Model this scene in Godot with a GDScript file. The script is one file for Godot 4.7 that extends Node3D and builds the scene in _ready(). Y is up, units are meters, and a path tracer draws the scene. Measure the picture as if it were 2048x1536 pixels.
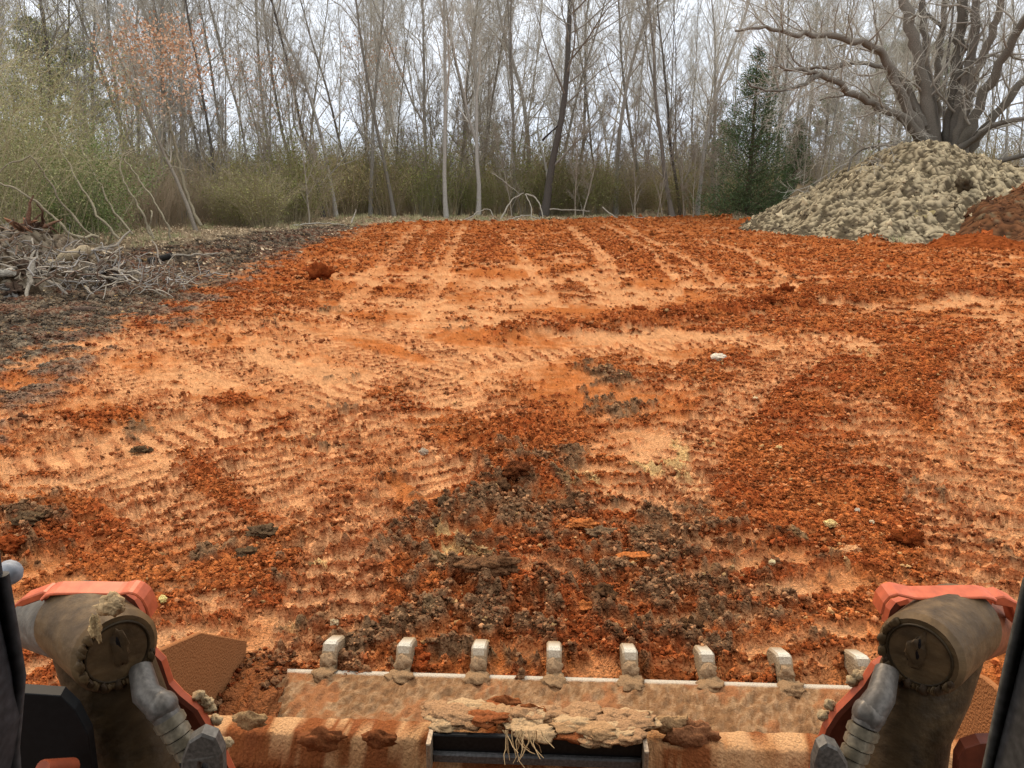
extends Node3D
# A red clay building pad seen from the cab of a track loader, a bare winter wood behind it.
# X to the right, y up, the machine looks towards -z. Distances forward are called d (d = -z).

var rng := RandomNumberGenerator.new()
var env: Environment
var cam: Camera3D

const CLAY := Color(0.79, 0.385, 0.17)
const ORANGE := Color(0.56, 0.18, 0.052)
const RED := Color(0.36, 0.084, 0.025)
const DARKRED := Color(0.17, 0.04, 0.012)
const DARK := Color(0.125, 0.062, 0.03)
const GREYSOIL := Color(0.27, 0.165, 0.088)
const LITTER := Color(0.42, 0.31, 0.19)
const TAN := Color(0.66, 0.41, 0.17)


# ------------------------------------------------------------------ mesh builder
class Build:
	var v := PackedVector3Array()
	var n := PackedVector3Array()
	var c := PackedColorArray()
	var ix := PackedInt32Array()

	func tube(p: PackedVector3Array, r: PackedFloat32Array, sides: int, col: Color, cap := false) -> void:
		var m := p.size()
		var t := (p[1] - p[0]).normalized()
		var a := t.cross(Vector3(0.31, 0.11, 0.94))
		if a.length() < 0.1:
			a = t.cross(Vector3(1, 0, 0))
		a = a.normalized()
		var at := v.size()
		for i in m:
			if i > 0:
				t = (p[mini(i + 1, m - 1)] - p[i - 1]).normalized()
			a = (a - t * a.dot(t)).normalized()
			var b := t.cross(a)
			for k in sides:
				var w := TAU * k / sides
				var o := a * cos(w) + b * sin(w)
				v.append(p[i] + o * r[i])
				n.append(o)
				c.append(col)
		for i in m - 1:
			for k in sides:
				var q := at + i * sides + k
				var q2 := at + i * sides + (k + 1) % sides
				ix.append_array([q, q + sides, q2, q2, q + sides, q2 + sides])
		if cap:
			for e in 2:
				var i: int = (m - 1) * e
				var nn := (p[m - 1] - p[m - 2]).normalized() if e else (p[0] - p[1]).normalized()
				var q := v.size()
				v.append(p[i]); n.append(nn); c.append(col)
				for k in sides:
					v.append(v[at + i * sides + k]); n.append(nn); c.append(col)
				for k in sides:
					if e:
						ix.append_array([q, q + 1 + (k + 1) % sides, q + 1 + k])
					else:
						ix.append_array([q, q + 1 + k, q + 1 + (k + 1) % sides])

	func tri(p0: Vector3, p1: Vector3, p2: Vector3, col: Color) -> void:
		var nn := (p2 - p0).cross(p1 - p0).normalized()
		var q := v.size()
		v.append(p0); v.append(p1); v.append(p2)
		for k in 3:
			n.append(nn); c.append(col)
		ix.append(q); ix.append(q + 1); ix.append(q + 2)

	func quad(p0: Vector3, p1: Vector3, p2: Vector3, p3: Vector3, col: Color) -> void:
		var nn := (p2 - p0).cross(p1 - p0).normalized()
		var q := v.size()
		v.append(p0); v.append(p1); v.append(p2); v.append(p3)
		for k in 4:
			n.append(nn); c.append(col)
		ix.append_array([q, q + 1, q + 2, q, q + 2, q + 3])

	# a leaf-sized blade, bent along its middle
	func leaf(p: Vector3, along: Vector3, across: Vector3, col: Color) -> void:
		var up := along.cross(across).normalized() * across.length() * 0.35
		var q := v.size()
		v.append(p); v.append(p + along * 0.5 + across + up); v.append(p + along); v.append(p + along * 0.5 - across + up)
		var n1 := (v[q + 2] - v[q]).cross(v[q + 1] - v[q]).normalized()
		for k in 4:
			n.append(n1); c.append(col)
		ix.append_array([q, q + 1, q + 2, q, q + 2, q + 3])

	# a closed loop of points swept by "depth" along dir, with a chamfer
	func prism(loop: PackedVector3Array, depth: Vector3, ch: float, col: Color) -> void:
		var m := loop.size()
		var dn := depth.normalized()
		var mid := Vector3.ZERO
		for p in loop:
			mid += p / m
		var area := Vector3.ZERO
		for i in m:
			area += (loop[i] - mid).cross(loop[(i + 1) % m] - mid)
		if area.dot(dn) > 0:
			loop = loop.duplicate()
			loop.reverse()
		var inset := PackedVector3Array()
		for i in m:
			var e1 := (loop[i] - loop[(i + m - 1) % m]).normalized()
			var e2 := (loop[(i + 1) % m] - loop[i]).normalized()
			var o1 := dn.cross(e1)
			var o2 := dn.cross(e2)
			var bis := (o1 + o2).normalized()
			var k := ch / maxf(0.35, bis.dot(o1))
			inset.append(loop[i] - bis * k)
		# is the inset really inside?
		var a2 := Vector3.ZERO
		for i in m:
			a2 += (inset[i] - mid).cross(inset[(i + 1) % m] - mid)
		if a2.length() > area.length():
			for i in m:
				inset[i] = loop[i] * 2.0 - inset[i]
		var rings := [inset, PackedVector3Array(), PackedVector3Array(), PackedVector3Array()]
		for i in m:
			rings[1].append(loop[i] + dn * ch)
			rings[2].append(loop[i] + depth - dn * ch)
			rings[3].append(inset[i] + depth)
		for k in 3:
			for i in m:
				var j := (i + 1) % m
				quad(rings[k][i], rings[k][j], rings[k + 1][j], rings[k + 1][i], col)
		var flat := PackedVector2Array()
		var ax := (loop[1] - loop[0]).normalized()
		var ay := dn.cross(ax)
		for p in inset:
			flat.append(Vector2((p - mid).dot(ax), (p - mid).dot(ay)))
		var tris := Geometry2D.triangulate_polygon(flat)
		for i in range(0, tris.size(), 3):
			for e in 2:
				var p0: Vector3 = rings[3 * e][tris[i]]
				var p1: Vector3 = rings[3 * e][tris[i + 1]]
				var p2: Vector3 = rings[3 * e][tris[i + 2]]
				var nn := (p2 - p0).cross(p1 - p0)
				if (nn.dot(dn) > 0) == (e == 1):
					tri(p0, p1, p2, col)
				else:
					tri(p0, p2, p1, col)

	func box(center: Vector3, size: Vector3, ch: float, col: Color, turn := Basis()) -> void:
		var h := size / 2
		var lp := PackedVector3Array([center + turn * Vector3(-h.x, -h.y, -h.z), center + turn * Vector3(h.x, -h.y, -h.z), center + turn * Vector3(h.x, h.y, -h.z), center + turn * Vector3(-h.x, h.y, -h.z)])
		prism(lp, turn * Vector3(0, 0, size.z), ch, col)

	# an uneven lump
	func lump(center: Vector3, size: Vector3, rough: float, seed: int, rings: int, col: Color, dark := 0.0) -> void:
		var z := FastNoiseLite.new()
		z.seed = seed
		z.frequency = 0.9
		z.fractal_octaves = 3
		var segs := rings * 2
		var at := v.size()
		for i in rings + 1:
			var la := PI * i / rings
			for k in segs:
				var lo := TAU * k / segs
				var o := Vector3(sin(la) * cos(lo), cos(la), sin(la) * sin(lo))
				var w := 1.0 + rough * z.get_noise_3dv(o * 1.3) * 1.6 + rough * 0.5 * z.get_noise_3dv(o * 4.0)
				v.append(center + o * size * w)
				n.append(o)
				c.append(col * (1.0 - dark * clampf(z.get_noise_3dv(o * 3.0 + Vector3(9, 0, 0)) + 0.2, 0.0, 1.0)))
		for i in rings:
			for k in segs:
				var a := at + i * segs + k
				var b := at + i * segs + (k + 1) % segs
				ix.append_array([a, a + segs, b, b, a + segs, b + segs])
		smooth(at)

	func smooth(from := 0) -> void:
		for i in range(from, n.size()):
			n[i] = Vector3.ZERO
		for i in range(0, ix.size(), 3):
			if ix[i] < from:
				continue
			var f := (v[ix[i + 2]] - v[ix[i]]).cross(v[ix[i + 1]] - v[ix[i]])
			for k in 3:
				n[ix[i + k]] += f
		for i in range(from, n.size()):
			n[i] = n[i].normalized() if n[i].length() > 1e-12 else Vector3.UP

	func done() -> ArrayMesh:
		var a := []
		a.resize(Mesh.ARRAY_MAX)
		a[Mesh.ARRAY_VERTEX] = v
		a[Mesh.ARRAY_NORMAL] = n
		a[Mesh.ARRAY_COLOR] = c
		a[Mesh.ARRAY_INDEX] = ix
		var m := ArrayMesh.new()
		m.add_surface_from_arrays(Mesh.PRIMITIVE_TRIANGLES, a)
		return m


# ------------------------------------------------------------------ naming
func tag(o: Node3D, label: String, category := "", group := "", kind := "") -> Node3D:
	if label:
		o.set_meta("label", label)
	if category:
		o.set_meta("category", category)
	if group:
		o.set_meta("group", group)
	if kind:
		o.set_meta("kind", kind)
	return o

var counted := {}

func numbered(called: String) -> String:
	var k: int = counted.get(called, 0)
	counted[called] = k + 1
	return called if k == 0 else "%s_%03d" % [called, k]

func thing(called: String, label: String, category: String, at := Vector3.ZERO, group := "") -> Node3D:
	var o := Node3D.new()
	o.name = numbered(called)
	add_child(o)
	o.position = at
	tag(o, label, category, group)
	return o

func part(called: String, m: Mesh, mat: Material, parent: Node3D) -> MeshInstance3D:
	var o := MeshInstance3D.new()
	o.name = called if parent != self else numbered(called)
	o.mesh = m
	o.material_override = mat
	parent.add_child(o, true)
	return o


# ------------------------------------------------------------------ materials
var mat := {}

func noise_tex(seed: int, freq: float, octaves: int, lo: float, hi: float, size := 512, kind := FastNoiseLite.TYPE_SIMPLEX_SMOOTH) -> NoiseTexture2D:
	var z := FastNoiseLite.new()
	z.seed = seed
	z.frequency = freq
	z.fractal_octaves = octaves
	z.noise_type = kind
	var t := NoiseTexture2D.new()
	t.width = size
	t.height = size
	t.seamless = true
	t.seamless_blend_skirt = 0.3
	t.noise = z
	var g := Gradient.new()
	g.set_color(0, Color(lo, lo, lo))
	g.set_color(1, Color(hi, hi, hi))
	t.color_ramp = g
	return t

func material(called: String, rough: float, tex: Texture2D = null, scale := 1.0, bump: Texture2D = null, relief := 1.0, metal := 0.0) -> StandardMaterial3D:
	var m := StandardMaterial3D.new()
	m.resource_name = called
	m.vertex_color_use_as_albedo = true
	m.roughness = rough
	m.metallic = metal
	m.metallic_specular = 0.3
	if rough >= 0.95:
		m.specular_mode = BaseMaterial3D.SPECULAR_DISABLED
	if tex:
		m.albedo_texture = tex
	if bump:
		m.heightmap_enabled = true
		m.heightmap_texture = bump
		m.heightmap_scale = relief
	m.uv1_triplanar = true
	m.uv1_world_triplanar = true
	m.uv1_scale = Vector3.ONE * scale
	mat[called] = m
	return m



# ------------------------------------------------------------------ the ground
# What lies on the pad is first drawn into a raster of the plan, 5 cm a cell: how loose, how dark, how pale yellow, how high.
const FX0 := -17.0
const FD0 := 0.5
const FW := 680
const FH := 800
const FC := 0.05
var loose := PackedFloat32Array()
var dark := PackedFloat32Array()
var pale := PackedFloat32Array()
var raised := PackedFloat32Array()
# tracks, 2.5 cm a cell
const TX0 := -9.0
const TD0 := 1.5
const TW := 880
const TH := 1400
const TC := 0.025
var pressed := PackedFloat32Array()
var cleat := PackedFloat32Array()

var z1 := FastNoiseLite.new()
var z2 := FastNoiseLite.new()
var z3 := FastNoiseLite.new()
var z4 := FastNoiseLite.new()
var z5 := FastNoiseLite.new()
var zc := FastNoiseLite.new()

func set_noise(z: FastNoiseLite, seed: int, f: float, cell := false) -> void:
	z.seed = seed
	z.frequency = f
	z.fractal_type = FastNoiseLite.FRACTAL_NONE
	if cell:
		z.noise_type = FastNoiseLite.TYPE_CELLULAR
		z.cellular_return_type = FastNoiseLite.RETURN_DISTANCE
		z.cellular_jitter = 1.0
	else:
		z.noise_type = FastNoiseLite.TYPE_SIMPLEX_SMOOTH

func blot(f: PackedFloat32Array, x: float, d: float, rx: float, rd: float, value: float, how := 0.8) -> PackedFloat32Array:
	var i0 := clampi(int((x - rx * 1.3 - FX0) / FC), 0, FW - 1)
	var i1 := clampi(int((x + rx * 1.3 - FX0) / FC), 0, FW - 1)
	var j0 := clampi(int((d - rd * 1.3 - FD0) / FC), 0, FH - 1)
	var j1 := clampi(int((d + rd * 1.3 - FD0) / FC), 0, FH - 1)
	for j in range(j0, j1 + 1):
		for i in range(i0, i1 + 1):
			var u := (FX0 + i * FC - x) / rx
			var w := (FD0 + j * FC - d) / rd
			var k := 1.0 - smoothstep(0.45, 1.3, sqrt(u * u + w * w))
			if k > 0.0:
				f[j * FW + i] = lerpf(f[j * FW + i], value, k * how)
	return f

func stroke(f: PackedFloat32Array, pts: Array, width: float, value: float, how := 0.9) -> PackedFloat32Array:
	for q in pts.size() - 1:
		var a: Vector2 = pts[q]
		var b: Vector2 = pts[q + 1]
		var steps := maxi(1, int(a.distance_to(b) / (width * 0.5)))
		for k in steps:
			var p := a.lerp(b, float(k) / steps)
			f = blot(f, p.x, p.y, width * (0.8 + 0.4 * z2.get_noise_2d(p.x * 2, p.y * 2)), width * 0.9, value, how * 0.6)
	return f

func track(pts: Array, width: float, pitch: float, depth: float, fade := 0.0, lift := -0.15) -> void:
	var s0 := 0.0
	for q in pts.size() - 1:
		var a: Vector2 = pts[q]
		var b: Vector2 = pts[q + 1]
		var l := a.distance_to(b)
		var t := (b - a) / l
		var h := width / 2
		var lo := Vector2(minf(a.x, b.x), minf(a.y, b.y)) - Vector2(h, h)
		var hi := Vector2(maxf(a.x, b.x), maxf(a.y, b.y)) + Vector2(h, h)
		for j in range(maxi(0, int((lo.y - TD0) / TC)), mini(TH - 1, int((hi.y - TD0) / TC)) + 1):
			for i in range(maxi(0, int((lo.x - TX0) / TC)), mini(TW - 1, int((hi.x - TX0) / TC)) + 1):
				var p := Vector2(TX0 + i * TC, TD0 + j * TC) - a
				var s := p.dot(t)
				if s < -h * 0.5 or s > l + h * 0.5:
					continue
				var w := absf(p.x * t.y - p.y * t.x)
				if w > h:
					continue
				var k := 1.0 - smoothstep(0.8, 1.0, w / h)
				k *= 1.0 - fade * smoothstep(-0.25, 0.35, z1.get_noise_2d((p.x + a.x) * 2.5 + 40, (p.y + a.y) * 2.5))
				var at := j * TW + i
				if k > pressed[at] * 0.7:
					pressed[at] = maxf(k, pressed[at])
					cleat[at] = depth * sin(TAU * (s + s0) / pitch) + lift
		s0 += l

const EDGE := [Vector2(-3.78, 5.476), Vector2(-4.045, 6.965), Vector2(-4.083, 8.57), Vector2(-4.258, 10.812), Vector2(-5.071, 16.975), Vector2(-5.294, 24.791), Vector2(-5.42, 30.473), Vector2(-5.399, 32.103)]
const TONGUE := [Vector2(-13.986, 15.214), Vector2(-9.842, 15.831), Vector2(-9.043, 19.184), Vector2(-8.449, 24.286), Vector2(-7.189, 29.354), Vector2(-6.137, 31.68)]
const FAR := [Vector2(-6.106, 28.653), Vector2(-5.194, 30.865), Vector2(-2.536, 32.103), Vector2(1.664, 34.399), Vector2(6.503, 37.044), Vector2(10.786, 40.803), Vector2(9.789, 32.984), Vector2(10.064, 26.437), Vector2(10.065, 21.636), Vector2(10.816, 20.165), Vector2(12.227, 18.581)]

func along(line: Array, d: float) -> float:   # x of a line of points whose y grows
	if d <= line[0].y:
		return line[0].x
	for i in line.size() - 1:
		if d <= line[i + 1].y:
			return lerpf(line[i].x, line[i + 1].x, (d - line[i].y) / (line[i + 1].y - line[i].y))
	return line[-1].x

func plan() -> void:
	set_noise(z1, 11, 0.33)
	set_noise(z2, 12, 1.3)
	set_noise(z3, 13, 5.5)
	set_noise(z4, 14, 19.0)
	set_noise(z5, 15, 60.0)
	set_noise(zc, 16, 13.0, true)
	for f in 4:
		var a := PackedFloat32Array()
		a.resize(FW * FH)
		a.fill([0.46, 0.0, 0.0, 0.0][f])
		if f == 0: loose = a
		elif f == 1: dark = a
		elif f == 2: pale = a
		else: raised = a
	pressed.resize(TW * TH)
	cleat.resize(TW * TH)
	# smooth scraped clay
	for e in [[-1.24, 6.088, 2.297, 1.6, 0.05], [-2.322, 4.329, 0.936, 0.579, 0.03], [-0.601, 7.59, 2.18, 1.497, 0.06], [1.473, 7.338, 1.3, 0.768, 0.1], [-0.505, 3.774, 0.247, 0.315, 0.0], [1.214, 4.824, 0.226, 0.652, 0.2],
			[2.701, 4.778, 0.328, 1.491, 0.15], [-0.271, 9.511, 1.969, 1.101, 0.15], [-1.618, 4.134, 0.62, 0.452, 0.28], [-2.133, 3.505, 0.464, 0.245, 0.3], [-2.764, 6.768, 1.329, 0.921, 0.2], [1.724, 5.677, 0.227, 0.592, 0.25], [2.941, 7.098, 0.564, 0.409, 0.3],
			[2.561, 4.555, 0.372, 0.297, 0.25], [6.307, 9.95, 0.969, 0.862, 0.35], [0.274, 5.403, 0.721, 0.606, 0.22], [0.875, 4.101, 0.166, 0.642, 0.25], [1.522, 2.733, 0.118, 0.119, 0.35], [-0.726, 2.616, 0.113, 0.073, 0.3],
			[2.147, 3.199, 0.247, 0.26, 0.3], [-0.523, 14.024, 1.306, 4.557, 0.3], [2.157, 10.959, 1.058, 1.291, 0.3]]:
		loose = blot(loose, e[0], e[1], e[2], e[3], e[4])
	# loose red soil
	for e in [[2.274, 5.697, 0.923, 1.16, 0.95], [1.516, 3.868, 0.664, 1.216, 1.0], [-1.605, 3.278, 0.524, 0.404, 0.95], [-0.894, 4.676, 0.365, 1.093, 0.72], [0.109, 4.596, 0.365, 0.88, 0.9], [-0.735, 2.709, 0.804, 0.421, 0.9],
			[-3.789, 13.186, 0.817, 2.861, 0.85], [-3.903, 10.172, 1.68, 1.762, 0.75], [5.55, 14.697, 3.724, 3.884, 0.72], [4.116, 7.428, 0.94, 1.659, 0.75], [-2.808, 4.47, 0.274, 0.381, 0.8], [0.151, 2.926, 0.954, 0.723, 0.9], [-1.531, 4.657, 0.19, 0.309, 0.7],
			[2.505, 18.795, 0.776, 5.491, 0.75], [-0.645, 21.889, 0.597, 8.584, 0.75], [-2.436, 20.573, 0.597, 6.462, 0.7], [0.1, 4.06, 0.166, 0.477, 1.0], [-1.591, 4.269, 0.175, 0.22, 0.75], [0.852, 6.222, 0.372, 0.529, 0.6], [-0.392, 4.714, 0.19, 0.625, 0.6], [2.734, 8.851, 1.723, 1.027, 0.8]]:
		loose = blot(loose, e[0], e[1], e[2], e[3], e[4])
	# dark topsoil turned up
	for e in [[0.257, 2.966, 0.816, 0.618, 0.4], [0.509, 2.594, 0.738, 0.391, 0.5], [-0.041, 2.369, 0.895, 0.245, 0.5], [0.852, 3.113, 0.409, 0.535, 0.52], [0.14, 3.651, 0.3, 0.521, 0.5], [-0.323, 3.242, 0.314, 0.474, 0.48], [0.755, 5.915, 0.297, 0.354, 0.8],
			[0.779, 5.103, 0.31, 0.317, 0.6], [-2.097, 3.064, 0.28, 0.336, 0.55], [0.401, 4.138, 0.171, 0.183, 0.65], [-1.093, 3.059, 0.108, 0.106, 0.5], [-1.116, 5.092, 0.207, 0.195, 0.4], [-2.307, 4.543, 0.186, 0.178, 0.5], [-1.248, 5.93, 0.199, 0.13, 0.4],
			[-3.178, 8.263, 0.816, 0.243, 0.55], [-2.302, 9.396, 0.369, 0.272, 0.6], [0.378, 3.468, 0.145, 0.181, 0.5], [-0.628, 2.916, 0.269, 0.264, 0.42], [-0.827, 2.451, 0.196, 0.163, 0.5], [1.248, 2.949, 0.126, 0.18, 0.5], [2.155, 3.527, 0.197, 0.155, 0.4], [2.093, 2.995, 0.127, 0.185, 0.5],
			[-0.503, 8.11, 0.214, 0.176, 0.4], [4.703, 12.596, 0.49, 0.411, 0.3], [-0.977, 4.261, 0.146, 0.123, 0.4]]:
		dark = blot(dark, e[0], e[1], e[2], e[3], e[4])
	# yellow subsoil smears
	for e in [[0.901, 4.235, 0.13, 0.303, 0.8], [0.87, 3.796, 0.105, 0.213, 0.6], [-0.822, 2.429, 0.106, 0.097, 0.6], [-0.042, 2.364, 0.208, 0.062, 0.5], [1.294, 3.038, 0.075, 0.143, 0.7], [-0.842, 2.77, 0.099, 0.065, 0.6], [0.713, 2.749, 0.055, 0.056, 0.7], [3.263, 6.755, 0.135, 0.166, 0.5],
			[0.387, 3.824, 0.185, 0.101, 0.5], [-0.234, 3.199, 0.049, 0.26, 0.9], [1.24, 4.355, 0.119, 0.182, 0.4], [0.551, 3.034, 0.129, 0.095, 0.4], [-0.174, 2.904, 0.054, 0.176, 0.7]]:
		pale = blot(pale, e[0], e[1], e[2], e[3], e[4])
	# windrows spilled off the blade
	for s in [[[Vector2(-0.123, 7.769), Vector2(0.191, 8.048), Vector2(0.958, 8.256), Vector2(1.758, 8.736), Vector2(3.013, 9.668), Vector2(4.639, 10.515), Vector2(6.32, 11.073), Vector2(8.346, 11.934)], 0.42, 0.085], [[Vector2(3.179, 9.793), Vector2(4.444, 11.073), Vector2(5.787, 11.459)], 0.3, 0.05],
			[[Vector2(6.925, 39.469), Vector2(9.749, 40.803), Vector2(11.294, 42.229), Vector2(10.017, 34.898)], 0.8, 0.28], [[Vector2(-5.323, 30.473), Vector2(-2.503, 31.68), Vector2(1.641, 33.914), Vector2(6.406, 36.483)], 0.6, 0.06], [[Vector2(9.531, 32.103), Vector2(9.849, 25.865), Vector2(10.024, 21.249)], 0.35, 0.16],
			[[Vector2(-0.75, 3.18), Vector2(-0.579, 2.852), Vector2(-0.487, 2.543)], 0.2, 0.05], [[Vector2(0.051, 4.638), Vector2(0.016, 3.786), Vector2(-0.032, 3.287)], 0.22, 0.06], [[Vector2(-7.18, 16.048), Vector2(-6.756, 19.341), Vector2(-6.213, 25.317)], 0.6, 0.1], [[Vector2(0.07, 2.69), Vector2(-0.199, 2.652)], 0.12, 0.07],
			[[Vector2(4.398, 7.076), Vector2(3.284, 5.927), Vector2(2.265, 4.638)], 0.25, 0.03], [[Vector2(-3.175, 4.537), Vector2(-2.661, 4.742), Vector2(-1.889, 5.339)], 0.2, 0.025], [[Vector2(-1.547, 4.13), Vector2(-1.996, 3.459), Vector2(-2.165, 3.18)], 0.2, 0.03]]:
		raised = stroke(raised, s[0], s[1], s[2])
		if s[2] > 0.02 and s[1] != 0.6:
			loose = stroke(loose, s[0], s[1] * 1.05, 1.0)
	# a scraped streak of pale clay
	loose = stroke(loose, [Vector2(-0.218, 3.371), Vector2(-0.258, 3.056), Vector2(-0.228, 2.852)], 0.05, 0.0)
	dark = stroke(dark, [Vector2(-0.218, 3.371), Vector2(-0.258, 3.056), Vector2(-0.228, 2.852)], 0.055, 0.0)
	# tracks of the loader
	for t in [[[Vector2(-3.525, 29.718), Vector2(-2.898, 20.165), Vector2(-2.412, 13.696), Vector2(-2.056, 9.389)], 0.4, 0.55], [[Vector2(-2.953, 30.473), Vector2(-2.456, 22.038), Vector2(-1.986, 16.048)], 0.14, 0.6], [[Vector2(-1.865, 30.473), Vector2(-1.421, 18.581), Vector2(-1.159, 12.583), Vector2(-0.999, 8.736)], 0.26, 0.25], [[Vector2(-2.175, 28.653), Vector2(-1.719, 18.581), Vector2(-1.436, 13.696)], 0.12, 0.5],
			[[Vector2(-0.249, 24.286), Vector2(0.161, 17.877), Vector2(0.301, 13.696), Vector2(0.62, 9.878)], 0.2, 0.45], [[Vector2(2.109, 28.999), Vector2(1.992, 20.165), Vector2(1.843, 15.019), Vector2(1.331, 9.878)], 0.34, 0.2], [[Vector2(2.206, 24.286), Vector2(2.07, 17.877)], 0.14, 0.4], [[Vector2(3.627, 31.267), Vector2(3.36, 22.038), Vector2(3.222, 18.293), Vector2(2.678, 12.583)], 0.2, 0.3], [[Vector2(4.336, 32.103), Vector2(3.654, 18.581), Vector2(3.523, 14.111), Vector2(3.161, 11.346)], 0.3, 0.4],
			[[Vector2(5.191, 22.454), Vector2(5.326, 18.581), Vector2(4.947, 14.551), Vector2(3.829, 10.711)], 0.3, 0.45], [[Vector2(5.445, 18.581), Vector2(5.959, 16.048), Vector2(6.101, 13.459)], 0.13, 0.2], [[Vector2(2.874, 12.583), Vector2(2.1, 10.515), Vector2(1.663, 9.547)], 0.24, 0.25], [[Vector2(3.176, 18.581), Vector2(1.424, 14.111), Vector2(0.424, 11.633)], 0.16, 0.6], [[Vector2(4.621, 12.583), Vector2(6.473, 12.862), Vector2(8.361, 12.583)], 0.3, 0.6],
			[[Vector2(3.981, 9.878), Vector2(5.102, 9.668), Vector2(6.986, 10.325)], 0.3, 0.5], [[Vector2(-0.297, 10.325), Vector2(0.947, 12.583), Vector2(2.131, 16.048)], 0.25, 0.6]]:
		track(t[0], t[1], 0.22, 0.5, t[2], -0.5)
	for t in [[[Vector2(-0.916, 3.4), Vector2(-1.911, 4.638), Vector2(-3.489, 6.18), Vector2(-5.156, 7.31)], [Vector2(-0.326, 3.786), Vector2(-1.092, 4.966), Vector2(-2.676, 6.649), Vector2(-4.513, 8.107)]], [[Vector2(-0.013, 4.852), Vector2(-1.137, 6.454), Vector2(-2.851, 8.256)], [Vector2(-1.279, 3.032), Vector2(-2.281, 4.009), Vector2(-3.518, 4.966)]], [[Vector2(-0.268, 6.269), Vector2(-1.388, 7.962), Vector2(-2.937, 9.668)], [Vector2(-2.893, 3.932), Vector2(-2.201, 4.44), Vector2(-1.384, 5.339), Vector2(-0.194, 6.609), Vector2(1.822, 7.31), Vector2(3.381, 7.558)]]]:
		for u in t:
			track(u, 0.46, 0.125, 1.0, 0.3, -0.3)
	for t in [[[Vector2(2.337, 2.939), Vector2(2.59, 3.786), Vector2(3.053, 4.966), Vector2(4.146, 6.649), Vector2(5.54, 8.107)]], [[Vector2(1.804, 2.578), Vector2(2.155, 3.52), Vector2(2.359, 4.44), Vector2(2.437, 5.339)]], [[Vector2(0.753, 3.52), Vector2(0.93, 4.009), Vector2(1.683, 5.476), Vector2(2.894, 7.076)]], [[Vector2(-0.673, 2.259), Vector2(-0.709, 2.985), Vector2(-0.866, 3.857), Vector2(-1.294, 4.966)]]]:
		track(t[0], 0.42, 0.115, 1.0, 0.2)

func look(f: PackedFloat32Array, x: float, d: float) -> float:
	var u := clampf((x - FX0) / FC, 0.0, FW - 1.01)
	var w := clampf((d - FD0) / FC, 0.0, FH - 1.01)
	var i := int(u)
	var j := int(w)
	u -= i
	w -= j
	var at := j * FW + i
	return lerpf(lerpf(f[at], f[at + 1], u), lerpf(f[at + FW], f[at + FW + 1], u), w)

# rows and columns of the ground sheet
var rows := PackedFloat32Array()
var cols := PackedFloat32Array()
var gh := PackedFloat32Array()
var gl := PackedFloat32Array()
var gcol := PackedColorArray()

func rise(x: float, d: float) -> float:   # the lie of the land
	var y := 0.035 * z1.get_noise_2d(x * 0.5, d * 0.5)
	y -= 0.075 * (1.0 - smoothstep(1.98, 2.2, d)) * (1.0 - smoothstep(1.15, 1.4, absf(x - 0.13)))
	y -= 0.25 * smoothstep(0.0, 6.0, d - 38.5)
	y += 0.4 * z1.get_noise_2d(x * 0.06 + 50, d * 0.06) * smoothstep(40.0, 90.0, Vector2(x, d).length())
	return y

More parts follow.
